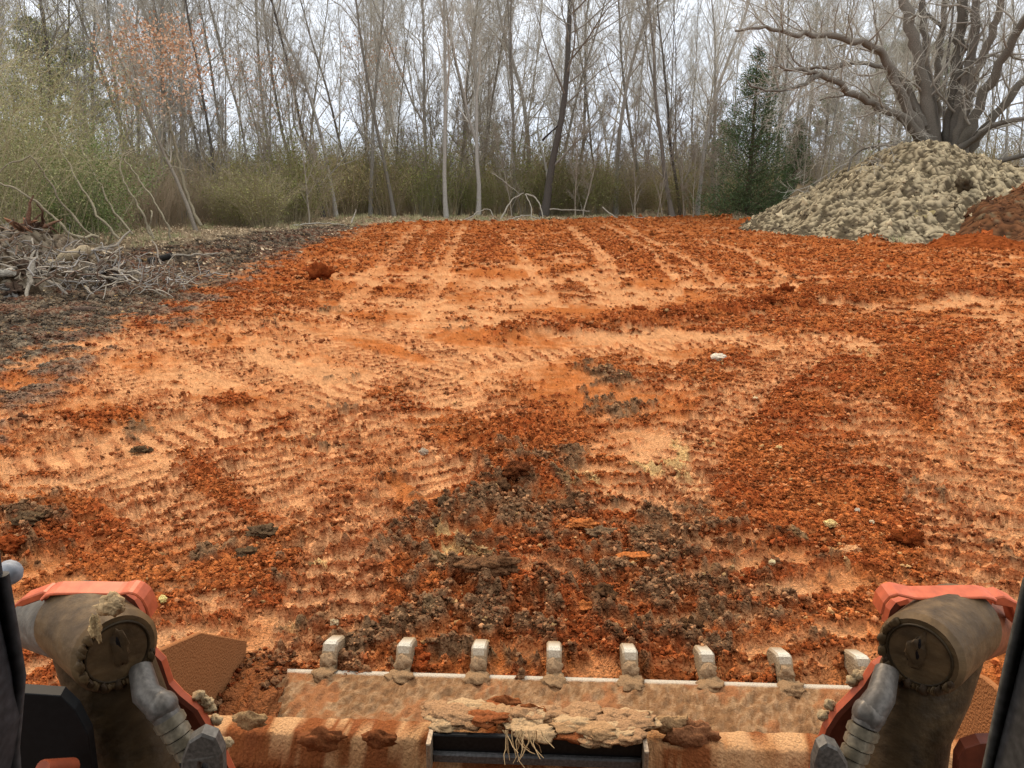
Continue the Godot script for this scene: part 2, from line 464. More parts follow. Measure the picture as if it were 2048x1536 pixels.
func ground_at(x: float, d: float) -> Array:   # height, colour, looseness
	var n2 := z2.get_noise_2d(x, d)
	var n3 := z3.get_noise_2d(x, d)
	var n4 := z4.get_noise_2d(x, d)
	var n5 := z5.get_noise_2d(x, d) if d < 9.0 else 0.0
	var wx := x + n3 * 0.10 + n2 * 0.16
	var wd := d + z3.get_noise_2d(x + 31, d) * 0.10 + z2.get_noise_2d(x + 17, d) * 0.16
	var h := rise(x, d)
	var inside := d < 40.0 and absf(x) < 16.5
	var lo := 0.6
	var dk := 0.0
	var pl := 0.0
	var press := 0.0
	var cl := 0.0
	if inside:
		lo = look(loose, wx, wd)
		lo += 0.14 * smoothstep(12.0, 18.0, d)
		dk = look(dark, wx, wd)
		pl = look(pale, wx, wd)
		h += look(raised, wx, wd) * (1.0 + 0.35 * n3 + 0.25 * n4)
		var ti := int((x + n3 * 0.015 + n2 * 0.03 * minf(d, 20.0) * 0.15 - TX0) / TC)
		var tj := int((d + n3 * 0.02 + n4 * 0.01 - TD0) / TC)
		if ti >= 0 and ti < TW and tj >= 0 and tj < TH:
			press = pressed[tj * TW + ti]
			cl = cleat[tj * TW + ti]
	# crumbs of soil
	var far := smoothstep(6.0, 20.0, d)
	var ns := z3.get_noise_2d(x * 0.3 + 60, d * 1.5 - x * 0.25 + n2 * 0.1)
	var t := lo + 0.2 * n2 + (0.16 * n3 + 0.46 * ns) * (1.0 - 0.4 * far) + 0.24 * n4 * (1.0 - far) + 0.14 * n5
	var k := smoothstep(0.36, 0.74, t)
	var clod := 1.0 - zc.get_noise_2d(x, d) * 1.0
	var crumb := k * (0.011 * clod + 0.012 * n3 + 0.010 * n4 + 0.006 * n5) + (1.0 - k) * (0.004 * n2 + 0.002 * n4 + 0.005 * ns)
	crumb *= 1.0 + 0.9 * far
	h += crumb + 0.008 * k
	# transverse ripples left by the dragged bucket
	var rip := sin((d * 7.5 + x * 1.6 + n2 * 2.6)) * (1.0 - k) * (1.0 - far)
	h += 0.004 * rip
	var c := CLAY.lerp(ORANGE, clampf(0.42 + 0.9 * z1.get_noise_2d(x * 1.7 + 9, d * 1.7) + 0.35 * n3 + 0.42 * smoothstep(10.0, 20.0, d) - 0.55 * press, 0.0, 1.0))
	c = c.lerp(RED.lerp(ORANGE, clampf(0.25 + 0.5 * n4 + 0.45 * n2 + 0.2 * far, 0.0, 0.9)), k)
	c = c.lerp(DARKRED, k * smoothstep(0.1, 0.6, -n3 - 0.5 * n4) * 0.5)
	if press > 0.0:
		var bar := smoothstep(-0.15, 0.3, cl + 0.35 * n3 + 0.35 * n4)
		c = c.lerp(CLAY.lerp(ORANGE, clampf(0.1 + 0.45 * n2 + 0.12 * far, 0.0, 1.0)).lerp(RED * 0.85, bar * 0.85), press * 0.9)
		k = lerpf(k, bar * 0.6, press * 0.8)
		h += press * (0.018 * bar - 0.02)
	if pl > 0.02:
		c = c.lerp(TAN, smoothstep(0.35, 0.6, pl + 0.3 * n3 + 0.2 * n4))
	if dk > 0.02:
		var kd := smoothstep(0.33, 0.62, dk + 0.34 * n3 + 0.2 * n2 + 0.22 * n4)
		c = c.lerp(DARK.lerp(GREYSOIL, clampf(0.35 + 0.6 * n4 + 0.5 * n2, 0.0, 0.8)), kd * 0.92)
		h += kd * (0.012 * clod + 0.008 * n4)
	# off the pad: dark stripped soil, then leaf litter
	var off := 0.0
	if inside or d >= 40.0 or absf(x) >= 16.5:
		var e := along(EDGE, wd) if d < EDGE[-1].y else -4.0
		var off1 := smoothstep(-0.35, 0.45, e - wx + 0.9 * n2 + 0.5 * n3)
		if d > 39.0:
			off1 = 1.0
		var farline := 40.0
		for i in FAR.size() - 1:
			if wx >= FAR[i].x and wx < FAR[i + 1].x:
				farline = lerpf(FAR[i].y, FAR[i + 1].y, (wx - FAR[i].x) / (FAR[i + 1].x - FAR[i].x))
		if wx >= FAR[-1].x:
			farline = FAR[-1].y - (wx - FAR[-1].x) * 0.6
		var off2 := smoothstep(-0.25, 0.3, wd - farline + 0.5 * n2)
		off = maxf(off1, off2)
		if off > 0.0:
			var tongue := off2
			if d > TONGUE[0].y:
				tongue = maxf(tongue, smoothstep(-0.5, 0.7, along(TONGUE, wd) - wx + 1.1 * n2) * smoothstep(13.0, 17.0, d))
			var soil := Color(0.07, 0.054, 0.04).lerp(Color(0.23, 0.185, 0.135), clampf(0.3 + 0.6 * n3 + 0.4 * n2 + 0.4 * n4, 0.0, 1.0))
			soil = soil.lerp(RED, smoothstep(0.15, 0.6, n2 - 0.5 * n4) * 0.3 * (1.0 - tongue))
			soil = soil.lerp(LITTER, clampf(smoothstep(0.2, 0.6, n3 + 0.7 * n4) * 0.3 + tongue * (0.75 + 0.4 * n4), 0.0, 1.0))
			c = c.lerp(soil, off)
			h = lerpf(h, rise(x, d) - 0.01 + 0.02 * n3 + 0.03 * n2 + 0.018 * clod, off)
			if d < 40.0 and inside:
				h += look(raised, wx, wd) * off * (1.0 + 0.5 * n3)
			k = lerpf(k, 0.9 * (1.0 - tongue), off)
	c = c * (1.0 + 0.2 * n4 + 0.22 * n5 + 0.12 * ns * (1.0 - k))
	return [h, c, k, off]

func build_ground() -> void:
	var d := 1.15
	while d < 420.0:
		rows.append(d)
		if d < 16.0:
			d += maxf(0.006, d * d * 0.0012)
		elif d < 42.0:
			d += 0.26
		else:
			d *= 1.12
	var s := -1.0
	for i in 14:
		cols.append(-1.0 - pow(1.32, 13 - i) * 0.16 + 0.16)
	cols.remove_at(13)
	for i in 760:
		cols.append(-1.0 + 2.0 * i / 759.0)
	for i in 13:
		cols.append(1.0 + pow(1.32, i + 1) * 0.16 - 0.16)
	var nr := rows.size()
	var nc := cols.size()
	gh.resize(nr * nc)
	gl.resize(nr * nc)
	gcol.resize(nr * nc)
	var v := PackedVector3Array()
	var n := PackedVector3Array()
	v.resize(nr * nc)
	n.resize(nr * nc)
	for j in nr:
		var dd := rows[j]
		var half := dd * 0.72 + 1.1
		for i in nc:
			var x := cols[i] * half
			var g := ground_at(x, dd)
			var at := j * nc + i
			gh[at] = g[0]
			gcol[at] = g[1]
			gl[at] = g[2] if g[3] < 0.5 else g[2] + 2.0
			v[at] = Vector3(x, g[0], -dd)
	var ix := PackedInt32Array()
	ix.resize((nr - 1) * (nc - 1) * 6)
	var q := 0
	for j in nr:
		for i in nc:
			var at := j * nc + i
			var e := v[j * nc + mini(i + 1, nc - 1)] - v[j * nc + maxi(i - 1, 0)]
			var f := v[mini(j + 1, nr - 1) * nc + i] - v[maxi(j - 1, 0) * nc + i]
			n[at] = e.cross(f).normalized()
			if j < nr - 1 and i < nc - 1:
				ix[q] = at; ix[q + 1] = at + nc; ix[q + 2] = at + 1
				ix[q + 3] = at + 1; ix[q + 4] = at + nc; ix[q + 5] = at + nc + 1
				q += 6
	var a := []
	a.resize(Mesh.ARRAY_MAX)
	a[Mesh.ARRAY_VERTEX] = v
	a[Mesh.ARRAY_NORMAL] = n
	a[Mesh.ARRAY_COLOR] = gcol
	a[Mesh.ARRAY_INDEX] = ix
	var m := ArrayMesh.new()
	m.add_surface_from_arrays(Mesh.PRIMITIVE_TRIANGLES, a)
	tag(part("ground", m, mat.soil, self), "graded red clay pad with track marks, dark soil and leaf litter at its edges", "ground", "", "structure")

func at_ground(x: float, d: float) -> int:   # the nearest vertex of the sheet
	var j := clampi(rows.bsearch(d), 0, rows.size() - 1)
	var i := clampi(cols.bsearch(x / (rows[j] * 0.72 + 1.1)), 0, cols.size() - 1)
	return j * cols.size() + i

func on_ground(x: float, d: float, sink := 0.0) -> Vector3:
	return Vector3(x, gh[at_ground(x, d)] - sink, -d)

func crumb_meshes() -> Array:
	var made := []
	for k in 5:
		var b := Build.new()
		b.lump(Vector3(0, 0.22, 0), Vector3(0.5, 0.4, 0.42), 0.95, 100 + k, 4, Color.WHITE)
		made.append(b.done())
	return made

func scatter_crumbs() -> void:
	var meshes := crumb_meshes()
	var bufs := []
	for k in 5:
		bufs.append(PackedFloat32Array())
	# [from d, to d, tries, smallest, largest]
	for band in [[1.5, 2.7, 90000, 0.0065, 0.6], [2.7, 4.2, 150000, 0.0068, 0.58], [4.2, 7.0, 200000, 0.0085, 0.55], [7.0, 12.0, 180000, 0.0135, 0.5], [12.0, 24.0, 90000, 0.03, 0.45], [24.0, 38.0, 26000, 0.055, 0.45]]:
		for i in band[2]:
			var d: float = sqrt(rng.randf_range(band[0] * band[0], band[1] * band[1]))
			var x: float = rng.randf_range(-1.0, 1.0) * (d * 0.72 + 0.3)
			var at := at_ground(x, d)
			var k := gl[at]
			var is_off := k >= 2.0
			if is_off:
				k -= 2.0
			var clump := 0.5 + 0.5 * z2.get_noise_2d(x * 2.2 + 70, d * 2.2)
			if rng.randf() > (0.025 + 0.975 * k * k) * (0.45 + 0.8 * clump):
				continue
			var size: float = band[3] * exp(clampf(rng.randfn() * band[4], -1.0, 1.25)) * (0.75 + 0.5 * clump)
			var c := gcol[at]
			var w := rng.randf()
			if w < 0.13:
				c = c * 0.45
			elif w < 0.42:
				c = c.lerp(DARKRED if not is_off else DARK, 0.5)
			elif w < 0.5:
				c = c.lerp(CLAY if not is_off else GREYSOIL, 0.5)
			elif w < 0.515:
				c = c.lerp(TAN, 0.7)
			c = c * rng.randf_range(0.65, 1.15)
			var turn := Basis.from_euler(Vector3(rng.randf_range(-0.5, 0.5), rng.randf() * TAU, rng.randf_range(-0.5, 0.5))).scaled(Vector3(1, rng.randf_range(0.6, 1.1), 1) * size)
			var p := Vector3(x, gh[at] - size * 0.1, -d)
			bufs[i % 5].append_array([turn.x.x, turn.y.x, turn.z.x, p.x, turn.x.y, turn.y.y, turn.z.y, p.y, turn.x.z, turn.y.z, turn.z.z, p.z, c.r, c.g, c.b, 1.0])
	for k in 5:
		copies("soil_crumbs", meshes[k], mat.crumb, bufs[k], "loose crumbs and small clods of red and brown soil strewn over the clay pad", "soil crumbs")

func copies(called: String, m: Mesh, material_: Material, buf: PackedFloat32Array, label: String, category: String) -> MultiMeshInstance3D:
	var mm := MultiMesh.new()
	mm.transform_format = MultiMesh.TRANSFORM_3D
	mm.use_colors = true
	mm.mesh = m
	mm.instance_count = buf.size() / 16
	mm.buffer = buf
	var o := MultiMeshInstance3D.new()
	o.name = numbered(called)
	o.multimesh = mm
	o.material_override = material_
	add_child(o)
	tag(o, label, category, "", "stuff")
	return o

func put_copy(buf: PackedFloat32Array, turn: Basis, p: Vector3, c: Color) -> void:
	buf.append_array([turn.x.x, turn.y.x, turn.z.x, p.x, turn.x.y, turn.y.y, turn.z.y, p.y, turn.x.z, turn.y.z, turn.z.z, p.z, c.r, c.g, c.b, 1.0])



# ------------------------------------------------------------------ trees
# a bare branch and all that grows on it; level 1 limbs, 2 branches, 3 twigs
func grow(b: Build, p: Vector3, dir: Vector3, len: float, r: float, level: int, last: int, lift: float, wander: float, many: float, col: Color, tip: Array) -> void:
	var segs: int = [8, 6, 4, 2][mini(level, 3)]
	var sides: int = [7, 5, 3, 3][mini(level, 3)]
	var pts := PackedVector3Array([p])
	var rad := PackedFloat32Array([r])
	var d := dir
	for i in segs:
		d = (d + Vector3(rng.randfn(), rng.randfn(), rng.randfn()) * wander + Vector3.UP * lift).normalized()
		p += d * len / segs
		pts.append(p)
		rad.append(maxf(r * (1.0 - 0.8 * (i + 1.0) / segs), 0.0048))
	b.tube(pts, rad, sides, col.lerp(tip[0], level / 3.0))
	if level >= last:
		return
	var kids := int(many * [0, 8, 8, 5][mini(level, 3)] * rng.randf_range(0.75, 1.25))
	for k in kids:
		var s := rng.randf_range(0.22, 1.0) * segs
		var i := mini(int(s), segs - 1)
		var q := pts[i].lerp(pts[i + 1], s - i)
		var along_ := (pts[i + 1] - pts[i]).normalized()
		var side := along_.cross(Vector3(rng.randfn(), rng.randfn(), rng.randfn())).normalized()
		var open := rng.randf_range(0.5, 0.95)
		grow(b, q, (along_ * cos(open) + side * sin(open)).normalized(), len * rng.randf_range(0.35, 0.62) * (1.15 - 0.5 * s / segs), rad[i] * rng.randf_range(0.4, 0.62), level + 1, last, lift, wander * 1.12, many, col, tip)

# trunk and crown of a tall bare tree: [trunk, crown]
func bare_tree(height: float, r0: float, first: float, limbs: int, open: float, forked: bool, col: Color, twig: Color) -> Array:
	var t := Build.new()
	var pts := PackedVector3Array()
	var rad := PackedFloat32Array()
	var p := Vector3(0, -0.3, 0)
	var d := Vector3.UP
	var n := 18
	for i in n + 1:
		pts.append(p)
		var f := float(i) / n
		rad.append(maxf(0.012, r0 * (1.0 - 0.9 * pow(f, 0.9)) * (1.0 + 0.55 * exp(-f * 26.0))))
		d = (d + Vector3(rng.randfn(), 0, rng.randfn()) * 0.055 + Vector3.UP * 0.08).normalized()
		p += d * (height + 0.3) / n
	t.tube(pts, rad, 9, col)
	var c := Build.new()
	var tops := [[pts, rad]]
	if forked:
		var i := rng.randi_range(4, 7)
		var q := PackedVector3Array()
		var w := PackedFloat32Array()
		p = pts[i]
		d = Vector3(rng.randfn(), 2.6, rng.randfn()).normalized()
		for k in 11:
			q.append(p)
			w.append(maxf(0.012, rad[i] * 0.72 * (1.0 - k / 11.0)))
			d = (d + Vector3(rng.randfn(), 0, rng.randfn()) * 0.07 + Vector3.UP * 0.1).normalized()
			p += d * height * 0.06
		t.tube(q, w, 7, col)
		tops.append([q, w])
	for k in limbs:
		var top: Array = tops[k % tops.size()] if k % 3 == 1 else tops[0]
		var tp: PackedVector3Array = top[0]
		var s: float = lerpf(first if top == tops[0] else 0.15, 0.99, pow(float(k) / limbs, 0.8)) * (tp.size() - 1)
		var i := mini(int(s), tp.size() - 2)
		var f := s / (tp.size() - 1)
		var az := rng.randf() * TAU
		var a := open * rng.randf_range(0.7, 1.25) * (1.1 - 0.35 * f)
		var dir := Vector3(cos(az) * sin(a), cos(a), sin(az) * sin(a))
		grow(c, tp[i].lerp(tp[i + 1], s - i), dir, height * rng.randf_range(0.12, 0.27) * (1.15 - 0.6 * f), top[1][i] * rng.randf_range(0.2, 0.46) + 0.008, 1, 3, 0.07, 0.13, 1.0, col, [twig])
	return [t.done(), c.done()]

func leafy(b: Build, p: Vector3, spread: float, count: int, size: float, c0: Color, c1: Color) -> void:
	for i in count:
		var o := Vector3(rng.randfn(), rng.randfn(), rng.randfn()) * spread
		var a := Vector3(rng.randfn(), rng.randfn() - 0.3, rng.randfn()).normalized()
		var w := a.cross(Vector3(rng.randfn(), rng.randfn(), rng.randfn())).normalized()
		var s := size * rng.randf_range(0.6, 1.4)
		b.leaf(p + o, a * s, w * s * 0.3, c0.lerp(c1, rng.randf()))

# a clump of arching stems: [stems, foliage]
func bush(height: float, spread: float, stems: int, leaves: int, leaf_size: float, arch: float, col: Color, c0: Color, c1: Color) -> Array:
	var s := Build.new()
	var f := Build.new()
	for k in stems:
		var az := rng.randf() * TAU
		var out := rng.randf_range(0.1, 1.0)
		var p := Vector3(cos(az), 0, sin(az)) * spread * 0.25 * out - Vector3.UP * 0.1
		var d := Vector3(cos(az) * 0.5 * out, 1.0, sin(az) * 0.5 * out).normalized()
		var h := height * rng.randf_range(0.55, 1.1)
		var pts := PackedVector3Array()
		var rad := PackedFloat32Array()
		for i in 8:
			pts.append(p)
			rad.append(lerpf(0.010, 0.003, i / 7.0))
			p += d * h / 6.0
			d = (d + Vector3(cos(az), -0.5 * i / 7.0, sin(az)) * arch * (i / 7.0) + Vector3(rng.randfn(), rng.randfn() * 0.5, rng.randfn()) * 0.1).normalized()
		s.tube(pts, rad, 4, col * rng.randf_range(0.7, 1.3))
		for q in 9:
			var i := rng.randi_range(2, 6)
			var dir := ((pts[i + 1] - pts[i]).normalized() + Vector3(rng.randfn(), rng.randfn(), rng.randfn()) * 0.6).normalized()
			var l := h * rng.randf_range(0.12, 0.3)
			var e := pts[i] + dir * l
			s.tube(PackedVector3Array([pts[i], pts[i] + dir * l * 0.5 + Vector3.UP * 0.03, e]), PackedFloat32Array([0.0045, 0.0035, 0.002]), 3, col)
			if leaves > 0:
				leafy(f, pts[i].lerp(e, 0.7), l * 0.4, leaves, leaf_size, c0, c1)
	return [s.done(), f.done() if leaves > 0 else null]

func cedar(height: float, wide: float) -> Array:
	var t := Build.new()
	t.tube(PackedVector3Array([Vector3(0, -0.2, 0), Vector3(0.03, height * 0.4, 0), Vector3(0, height * 0.97, 0)]), PackedFloat32Array([0.14, 0.09, 0.015]), 7, Color(0.16, 0.11, 0.08))
	var c := Build.new()
	var z := FastNoiseLite.new()
	z.seed = 5
	z.frequency = 0.9
	for k in 330:
		var f := pow(rng.randf(), 1.25)
		var y := lerpf(0.04, 1.0, f) * height
		var az := rng.randf() * TAU
		var w := wide * pow(1.0 - f, 0.8) * (0.72 + 0.75 * z.get_noise_3d(cos(az) * 1.5, y, sin(az) * 1.5)) * rng.randf_range(0.75, 1.1) + 0.06
		var root := Vector3(0, y - w * 0.35, 0)
		var tip := Vector3(cos(az) * w, y + w * 0.15, sin(az) * w)
		t.tube(PackedVector3Array([root, root.lerp(tip, 0.6) - Vector3.UP * 0.04, tip]), PackedFloat32Array([0.014, 0.009, 0.004]), 3, Color(0.16, 0.11, 0.08))
		for q in int(22 + 46 * w):
			var s := pow(rng.randf(), 0.6)
			var p := root.lerp(tip, s) + Vector3(rng.randfn(), rng.randfn(), rng.randfn()) * (0.07 + 0.1 * w)
			var a := Vector3(cos(az) + rng.randfn() * 0.7, 0.5 + rng.randfn() * 0.6, sin(az) + rng.randfn() * 0.7).normalized() * rng.randf_range(0.06, 0.15)
			c.leaf(p, a, a.cross(Vector3(rng.randfn(), rng.randfn(), rng.randfn())).normalized() * 0.018, Color(0.05, 0.085, 0.035).lerp(Color(0.15, 0.19, 0.08), rng.randf() * rng.randf()))
	return [t.done(), c.done()]

func pine(height: float) -> Array:
	var t := Build.new()
	var c := Build.new()
	var col := Color(0.24, 0.17, 0.125)
	t.tube(PackedVector3Array([Vector3(0, -0.3, 0), Vector3(0.1, height * 0.35, 0.05), Vector3(-0.05, height * 0.7, 0), Vector3(0, height, 0)]), PackedFloat32Array([0.24, 0.18, 0.11, 0.02]), 8, col)
	for k in 46:
		var f := lerpf(0.5, 1.0, pow(rng.randf(), 0.9))
		var az := rng.randf() * TAU
		var l := height * 0.2 * (1.25 - f) * rng.randf_range(0.8, 1.7)
		var p := Vector3(0, f * height, 0)
		var e := p + Vector3(cos(az) * l, l * rng.randf_range(0.1, 0.6), sin(az) * l)
		t.tube(PackedVector3Array([p, p.lerp(e, 0.5) - Vector3.UP * 0.1, e]), PackedFloat32Array([0.05, 0.03, 0.012]), 4, col)
		for g in 5:
			var m := p.lerp(e, rng.randf_range(0.5, 1.05)) + Vector3(rng.randfn(), rng.randfn() * 0.6, rng.randfn()) * 0.28
			for q in 34:
				var a := Vector3(rng.randfn(), rng.randfn() + 0.5, rng.randfn()).normalized() * rng.randf_range(0.2, 0.38)
				c.leaf(m + a * 0.2, a, a.cross(Vector3(rng.randfn(), rng.randfn(), rng.randfn())).normalized() * 0.022, Color(0.10, 0.125, 0.05).lerp(Color(0.2, 0.22, 0.1), rng.randf()))
	return [t.done(), c.done()]

func stand(called: String, shape: Array, parts: Array, mats: Array, label: String, category: String, at: Vector3, turn: Basis, group := "") -> Node3D:
	var o := thing(called, label, category, at, group)
	for k in parts.size():
		if shape[k]:
			part(parts[k], shape[k], mats[k], o)
	o.transform.basis = turn
	return o

const BARK := [Color(0.28, 0.25, 0.2), Color(0.4, 0.37, 0.31), Color(0.55, 0.51, 0.44), Color(0.14, 0.12, 0.1)]
const TWIG := Color(0.40, 0.375, 0.31)

func nth(k: int) -> String:
	var names := ["first", "second", "third", "fourth", "fifth", "sixth", "seventh", "eighth", "ninth", "tenth", "eleventh", "twelfth", "thirteenth", "fourteenth", "fifteenth", "sixteenth", "seventeenth", "eighteenth", "nineteenth", "twentieth"]
	if k < 20:
		return names[k]
	var tens: String = ["twenty", "thirty", "forty", "fifty", "sixty", "seventy", "eighty", "ninety"][(k + 1) / 10 - 2]
	if (k + 1) % 10 == 0:
		return ["twentieth", "thirtieth", "fortieth", "fiftieth", "sixtieth", "seventieth", "eightieth", "ninetieth"][(k + 1) / 10 - 2]
	return tens + "-" + names[k % 10]

func build_woods() -> void:
	# shapes to be shared
	var shapes := []
	for k in 14:
		shapes.append(bare_tree(rng.randf_range(15, 19), rng.randf_range(0.085, 0.135), [0.14, 0.2, 0.24, 0.1][k % 4], rng.randi_range(36, 48), [0.72, 0.55, 0.9][k % 3], k % 3 == 1, BARK[k % 4], TWIG))
	# the row along the clearing: x, d, lean sideways, girth, bark, state
	var row := [
		[1.455, 37.5, 0.0, 1.75, 3, "dark upright trunk standing alone at the rear edge of the clay"], [-8.731, 36.5, 0.16, 1.15, 3, "dark slender trunk leaning left behind the leaf strip"],
		[-8.284, 37, 0.12, 0.9, 0, "thin grey trunk leaning left beside a darker one"], [-3.083, 37, 0.03, 1.1, 2, "pale grey trunk beside the fallen branches"],
		[-1.667, 38, -0.01, 1.2, 2, "white-barked trunk patched with lichen"], [-4.627, 40, 0.02, 1.3, 1, ""], [-2.84, 41, 0.0, 1.5, 0, ""], [0.052, 41, 0.01, 1.2, 1, ""], [0.765, 43, -0.01, 1.35, 2, ""],
		[2.695, 42, -0.02, 1.2, 1, ""], [3.657, 45, -0.05, 1.0, 0, ""], [5.288, 40, -0.02, 1.1, 2, ""], [4.806, 44, 0.03, 1.0, 0, ""], [7.098, 42, 0.1, 0.9, 0, ""], [7.757, 38, 0.22, 1.2, 0, "forked trunk leaning far left over the brush"],
		[8.38, 39, 0.2, 1.0, 3, ""], [9.432, 40, -0.06, 1.0, 0, ""], [10.816, 43, 0.05, 0.9, 1, ""], [12.741, 44, 0.0, 1.3, 0, ""], [13.768, 42, -0.14, 1.3, 0, "grey trunk leaning right behind the cedar"], [16.527, 46, -0.05, 1.1, 2, ""], [17.491, 44, 0.0, 1.0, 1, ""],
		[19.314, 45, -0.03, 1.1, 2, "pale straight trunk behind the tail of the spoil heap"], [22.418, 48, 0.02, 1.2, 0, ""], [-5.655, 38, 0.06, 0.85, 0, ""], [-7.042, 39, 0.05, 1.0, 1, ""], [-8.245, 42, 0.08, 1.1, 0, ""], [-10.246, 38, 0.05, 0.8, 0, ""], [-11.746, 40, 0.1, 1.0, 1, ""],
		[-10.369, 34, 0.04, 0.7, 0, ""], [-12.541, 38, 0.07, 0.9, 1, ""], [-12.69, 36, 0.05, 0.75, 0, ""], [-11.906, 32, 0.0, 0.9, 3, "dark short trunk at the corner of the leaf strip"], [-14.215, 37, 0.12, 0.9, 1, ""], [-15.889, 34, 0.03, 0.9, 0, ""],
		[-17.546, 36, -0.02, 1.0, 1, ""], [-19.912, 38, 0.0, 1.0, 0, ""], [-19.569, 34, 0.05, 1.1, 0, ""], [-18.727, 30, 0.0, 1.45, 1, "thick grey trunk standing above the green thicket"], [-23.455, 36, -0.04, 1.0, 0, ""], [-22.783, 33, 0.05, 1.1, 1, ""], [-26.662, 36, 0.0, 1.2, 0, ""],
	]
	var order := range(row.size())
	order.sort_custom(func(a, b): return row[a][0] / row[a][1] < row[b][0] / row[b][1])
	for q in order.size():
		var t: Array = row[order[q]]
		var s: int = (order[q] * 5 + 3) % 14
		for k in 14:
			if (s + k) % 4 == t[4]:
				s = (s + k) % 14
				break
		var tall := rng.randf_range(0.92, 1.12)
		var turn := Basis(Vector3(0, 0, 1), t[2]) * Basis(Vector3.UP, rng.randf() * TAU) * Basis.from_scale(Vector3(t[3] * 0.85, tall, t[3] * 0.85) * (0.8 if t[3] < 0.8 else 1.0))
		var kind: String = ["greyish brown bare tree", "grey bare tree", "pale bare tree", "dark bare tree"][t[4]]
		var label: String = "%s, %s" % [kind, t[5]] if t[5] else "slender %s, %s trunk from the left along the clearing" % [kind, nth(q)]
		stand("bare_tree", shapes[s], ["trunk", "crown"], [mat.bark, mat.twig], label, "tree", on_ground(t[0], t[1], 0.05), turn, "bare trees along the edge of the clearing")
	# deeper in the wood
	for k in 140:
		var d := rng.randf_range(42.0, 84.0)
		var x := rng.randf_range(-1.0, 1.0) * (d * 0.85 + 4.0)
		if absf(x - 12.0) < 6.0 and d < 50.0:
			continue
		var near := rng.randf_range(0.45, 0.85)
		stand("wood_tree", shapes[k % 14], ["trunk", "crown"], [mat.bark, mat.twig], "bare grey tree deep in the wood, one of many alike", "tree", on_ground(x, d, 0.1), Basis(Vector3(0, 0, 1), rng.randfn() * 0.07) * Basis(Vector3.UP, rng.randf() * TAU) * Basis.from_scale(Vector3(near, rng.randf_range(0.85, 1.2), near)), "bare trees deep in the wood")
	# the wood goes on to the left, nearer
	for k in 26:
		var x := rng.randf_range(-34.0, -13.0)
		var d := rng.randf_range(18.0, 42.0)
		if d < 1.9 * absf(x) - 22.0 or x > -15.0 and d < 30.0:
			d += 12.0
		stand("wood_tree", shapes[(k * 3) % 14], ["trunk", "crown"], [mat.bark, mat.twig], "bare grey tree in the wood beyond the root pile and thicket", "tree", on_ground(x, d, 0.1), Basis(Vector3(0, 0, 1), rng.randfn() * 0.07) * Basis(Vector3.UP, rng.randf() * TAU) * Basis.from_scale(Vector3(0.8, rng.randf_range(0.75, 1.1), 0.8)), "bare trees on the flank of the wood")
	for k in 16:
		stand("wood_tree", shapes[(k * 3 + 1) % 14], ["trunk", "crown"], [mat.bark, mat.twig], "bare grey tree in the wood behind the spoil heap", "tree", on_ground(rng.randf_range(17.0, 42.0), rng.randf_range(36.0, 52.0), 0.1), Basis(Vector3(0, 0, 1), rng.randfn() * 0.07) * Basis(Vector3.UP, rng.randf() * TAU) * Basis.from_scale(Vector3(0.9, rng.randf_range(0.75, 1.1), 0.9)), "bare trees behind the spoil heap")
	# saplings
	var small := []
	for k in 5:
		small.append(bare_tree(rng.randf_range(5, 7.5), 0.035, 0.15, 16, 0.55, k % 2 == 0, Color(0.3, 0.26, 0.2), Color(0.27, 0.23, 0.18)))
	var spots := []
	for k in 99:
		var x := rng.randf_range(-15.0, 17.0)
		var d := rng.randf_range(37.0, 44.0)
		if x < -7.0:
			d = rng.randf_range(28.0, 38.0)
			x -= rng.randf() * 6.0
		spots.append(Vector2(x, d))
	spots.sort_custom(func(a, b): return a.x / a.y < b.x / b.y)
	for k in 99:
		stand("sapling", small[k % 5], ["stem", "twigs"], [mat.twig, mat.twig], "thin bare sapling, %s of its kind from the left along the wood's edge" % nth(k), "sapling", on_ground(spots[k].x, spots[k].y, 0.05), Basis(Vector3(0, 0, 1), rng.randfn() * 0.14) * Basis(Vector3.UP, rng.randf() * TAU).scaled(Vector3.ONE * rng.randf_range(0.6, 1.15)), "saplings along the edge of the wood")
	# a young beech that has kept its brown leaves, and two smaller ones
	for t in [[-10.498, 26, 7.0, 0.15, 520, "young tree keeping its russet brown leaves above a pale leaning trunk"], [-10.67, 35, 7.5, 0.05, 160, "small tree with a few russet leaves left, beside the leaf strip"], [-6.878, 41, 9.5, 0.0, 160, "thin tall tree with scattered russet leaves among bare ones"]]:
		var sh := bare_tree(t[2], 0.075, 0.35, 24, 0.8, true, Color(0.42, 0.36, 0.28), TWIG)
		var f := Build.new()
		for q in int(t[4]):
			var y: float = t[2] * (0.5 + 0.42 * sqrt(rng.randf()))
			var a := rng.randf() * TAU
			var w := sqrt(rng.randf()) * 1.75 * (1.0 - 0.5 * absf(y / t[2] - 0.7))
			leafy(f, Vector3(cos(a) * w, y, sin(a) * w), 0.16, 5, 0.1, Color(0.46, 0.23, 0.13), Color(0.62, 0.42, 0.27))
		stand("russet_tree", [sh[0], sh[1], f.done()], ["trunk", "crown", "foliage"], [mat.bark, mat.twig, mat.leaf], t[5], "tree", on_ground(t[0], t[1], 0.05), Basis(Vector3(0, 0, 1), t[3]))
	# evergreens
	stand("cedar_tree", cedar(7.2, 2.7), ["trunk", "foliage"], [mat.bark, mat.leaf], "dark green conical cedar at the edge of the wood", "tree", on_ground(10.72, 36, 0.05), Basis())
	stand("cedar_tree", cedar(4.8, 1.5), ["trunk", "foliage"], [mat.bark, mat.leaf], "small dark cedar beside the tall one", "tree", on_ground(14.538, 41, 0.05), Basis())
	var pines := [pine(13.5), pine(11.0)]
